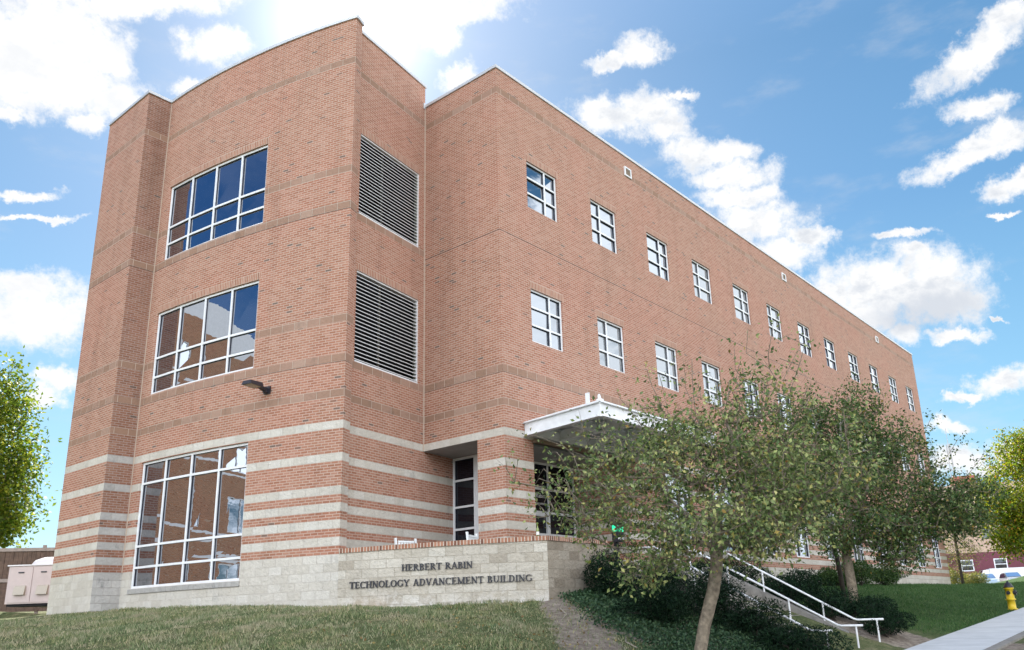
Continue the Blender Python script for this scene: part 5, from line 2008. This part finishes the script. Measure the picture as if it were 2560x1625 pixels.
far2 = thing('maroon_building', 'long low maroon building with white framed windows behind the parked cars', 'building', (108, 10, 0))
fM = f_line((105, 30), (122, -13))
mb = MB()
MW = [(3 + c * 4.1, 4.6 + c * 4.1, 2.6, 4.1) for c in range(10)]
wall(mb, fM, 0, 46, -1, 5.0, [], MW)
a0, a1 = Vector(fM(0, 5, 0)), Vector(fM(46, 5, 0))
off = Vector((5.5, 2.2, 0))
mb.poly([a0, a1, a1 + off, a0 + off])
mb.poly([a0 + off, a1 + off, (a1 + off) * 1 + Vector((0, 0, -6)), a0 + off + Vector((0, 0, -6))])
for p in (a0, a1):
    mb.poly([p, p + off, p + off + Vector((0, 0, -6)), p + Vector((0, 0, -6))])
keep(mb.build('wall', [M_MAROON] * 5), far2)
for (a, b_, c, d) in MW:
    mb = MB()
    for q in ((a, b_, c, c + .13), (a, b_, d - .13, d), (a, a + .13, c + .13, d - .13), (b_ - .13, b_, c + .13, d - .13), (a + .13, b_ - .13, (c + d) / 2 - .05, (c + d) / 2 + .05)):
        mb.fbox(fM, q[0], q[1], q[2], q[3], -.08, .04)
    w_ = mb.build('window', M_WHITE)
    keep(w_, far2)
    mb = MB()
    mb.poly([fM(a + .05, c + .05, -.06), fM(b_ - .05, c + .05, -.06), fM(b_ - .05, d - .05, -.06), fM(a + .05, d - .05, -.06)])
    g_ = mb.build('glass', M_DGLASS)
    keep(g_, w_)

mast = thing('radio_mast', 'thin grey lattice radio mast rising behind the trees beside the clouds', 'mast', (146, 22.7, 0))
mb = MB()
M_MAST = mat('grey_galvanised', (.32, .33, .35), .5)
for k_ in range(3):
    a = k_ * 2.094
    mb.tube([(146 + .75 * math.cos(a), 22.7 + .75 * math.sin(a), 0), (146 + .3 * math.cos(a), 22.7 + .3 * math.sin(a), 26)], .07, 5)
for i in range(24):
    z = 1 + i * 1.05
    r = .75 - .45 * z / 26
    for k_ in range(3):
        a, b_ = k_ * 2.094, (k_ + 1) * 2.094
        mb.tube([(146 + r * math.cos(a), 22.7 + r * math.sin(a), z), (146 + r * math.cos(b_), 22.7 + r * math.sin(b_), z + .9)], .035, 4)
keep(mb.build('lattice', M_MAST), mast)
mb = MB()
mb.tube([(146, 22.7, 25), (146, 22.7, 29)], .05, 5)
mb.tube([(145.2, 23.9, 21.5), (146.8, 21.5, 21.5)], .05, 5)
keep(mb.build('antenna', M_MAST), mast)

M_TYRE = mat('tyre_rubber', (.015, .015, .015), .8)
M_RIM = mat('wheel_rim', (.4, .4, .42), .35, metal=.8)
M_HLAMP = mat('headlight_glass', (.7, .72, .75), .15)
M_TLAMP = mat('tail_light', (.35, .01, .01), .3)


def car(x, y, rz, paint, label, tall=1.0, group='cars parked at the far end of the street'):
    """x axis is forward"""
    z = float(ground_z(np.array([x]), np.array([y]))[0])
    t = thing('parked_car', label, 'car', (x, y, z), group)
    t.rotation_euler = (0, 0, rz)
    H = tall
    prof = [(-2.2, .35), (-2.25, .75 * H), (-2.1, .95 * H), (-1.75, 1.45 * H), (-1.3, 1.56 * H), (.2, 1.55 * H), (1.05, 1.02 * H), (2.05, .85 * H), (2.25, .65 * H), (2.25, .35)]
    mb = MB()
    inner = [(x_, zz) for x_, zz in prof]
    for s in (-1, 1):
        ring = [(x_, s * (.86 if zz < 1.0 * H else .70), zz) for x_, zz in inner]
        mb.poly(ring if s < 0 else ring[::-1])
    for i in range(len(inner)):
        j = (i + 1) % len(inner)
        a, b_ = inner[i], inner[j]
        wa, wb = (.86 if a[1] < 1.0 * H else .70), (.86 if b_[1] < 1.0 * H else .70)
        mb.poly([(a[0], wa, a[1]), (a[0], -wa, a[1]), (b_[0], -wb, b_[1]), (b_[0], wb, b_[1])])
    body = mb.build('body', paint, t, bevel=.04)
    mb = MB()
    mb.poly([(.30, .66, 1.50 * H), (.30, -.66, 1.50 * H), (1.03, -.76, 1.06 * H), (1.03, .76, 1.06 * H)][::-1])
    mb.poly([(-1.80, .66, 1.42 * H), (-1.80, -.66, 1.42 * H), (-2.12, -.74, 1.0 * H), (-2.12, .74, 1.0 * H)])
    for s in (-1, 1):
        mb.poly([(-1.7, s * .755, 1.40 * H), (-1.95, s * .86, 1.02 * H), (.85, s * .86, 1.03 * H), (.15, s * .755, 1.46 * H)])
    for v in range(len(mb.v)):
        px, py, pz = mb.v[v]
        mb.v[v] = (px * 1.012, py * 1.01, pz + .012)
    mb.build('window_glass', M_CARGLASS, t)
    for sx in (-1.35, 1.4):
        for s in (-1, 1):
            mb = MB()
            mb.tube([(sx, s * .68, .33), (sx, s * .89, .33)], .33, 16)
            w_ = mb.build('wheel', M_TYRE, t)
            mb = MB()
            mb.tube([(sx, s * .885, .33), (sx, s * .9, .33)], .2, 12)
            mb.build('rim', M_RIM, w_)
    for s in (-1, 1):
        mb = MB()
        mb.box(2.2, 2.28, s * .72 - .14, s * .72 + .14, .66 * H, .78 * H)
        mb.build('headlight', M_HLAMP, t)
        mb = MB()
        mb.box(-2.27, -2.2, s * .74 - .1, s * .74 + .1, .70 * H, .9 * H)
        mb.build('tail_light', M_TLAMP, t)
    return t


P_BLUE = mat('pale_blue_paint', (.42, .52, .62), .25, metal=.3)
P_SILV = mat('silver_paint', (.5, .52, .55), .25, metal=.5)
P_WHITE = mat('white_car_paint', (.78, .78, .8), .25)
P_RED = mat('red_car_paint', (.35, .03, .04), .25)
car(97.0, 10.0, R_(205), P_BLUE, 'pale blue car parked nearest the bushes far down the street', 1.05)
car(98.6, 7.6, R_(205), P_SILV, 'silver car parked between the pale blue and the red car', 1.08)
car(100.2, 5.0, R_(205), P_RED, 'red car parked rightmost in the row', 1.0)
car(94.6, 13.2, R_(205), P_WHITE, 'white car parked leftmost, behind the shrubs', 1.0)

van = thing('box_van', 'white box van standing behind the row of parked cars', 'van', (110.0, 11.0, .35))
van.rotation_euler = (0, 0, R_(112))
mb = MB()
mb.box(-3.2, 1.4, -1.1, 1.1, .75, 2.35)
mb.build('cargo_box', P_WHITE, van, bevel=.06)
mb = MB()
mb.prism([(1.42, -1.0, .5), (3.2, -1.0, .5), (3.2, -1.0, 1.25), (2.6, -1.0, 1.4), (2.1, -1.0, 2.2), (1.42, -1.0, 2.25)], (0, 2.0, 0))
mb.build('cab', P_WHITE, van, bevel=.05)
mb = MB()
mb.poly([(2.62, -.85, 1.43), (2.62, .85, 1.43), (2.14, .8, 2.15), (2.14, -.8, 2.15)])
mb.build('windscreen', M_CARGLASS, van)
for x in (-2.0, 2.3):
    for s in (-1, 1):
        mb = MB()
        mb.tube([(x, s * .75, .42), (x, s * 1.02, .42)], .42, 14)
        mb.build('wheel', M_TYRE, van)
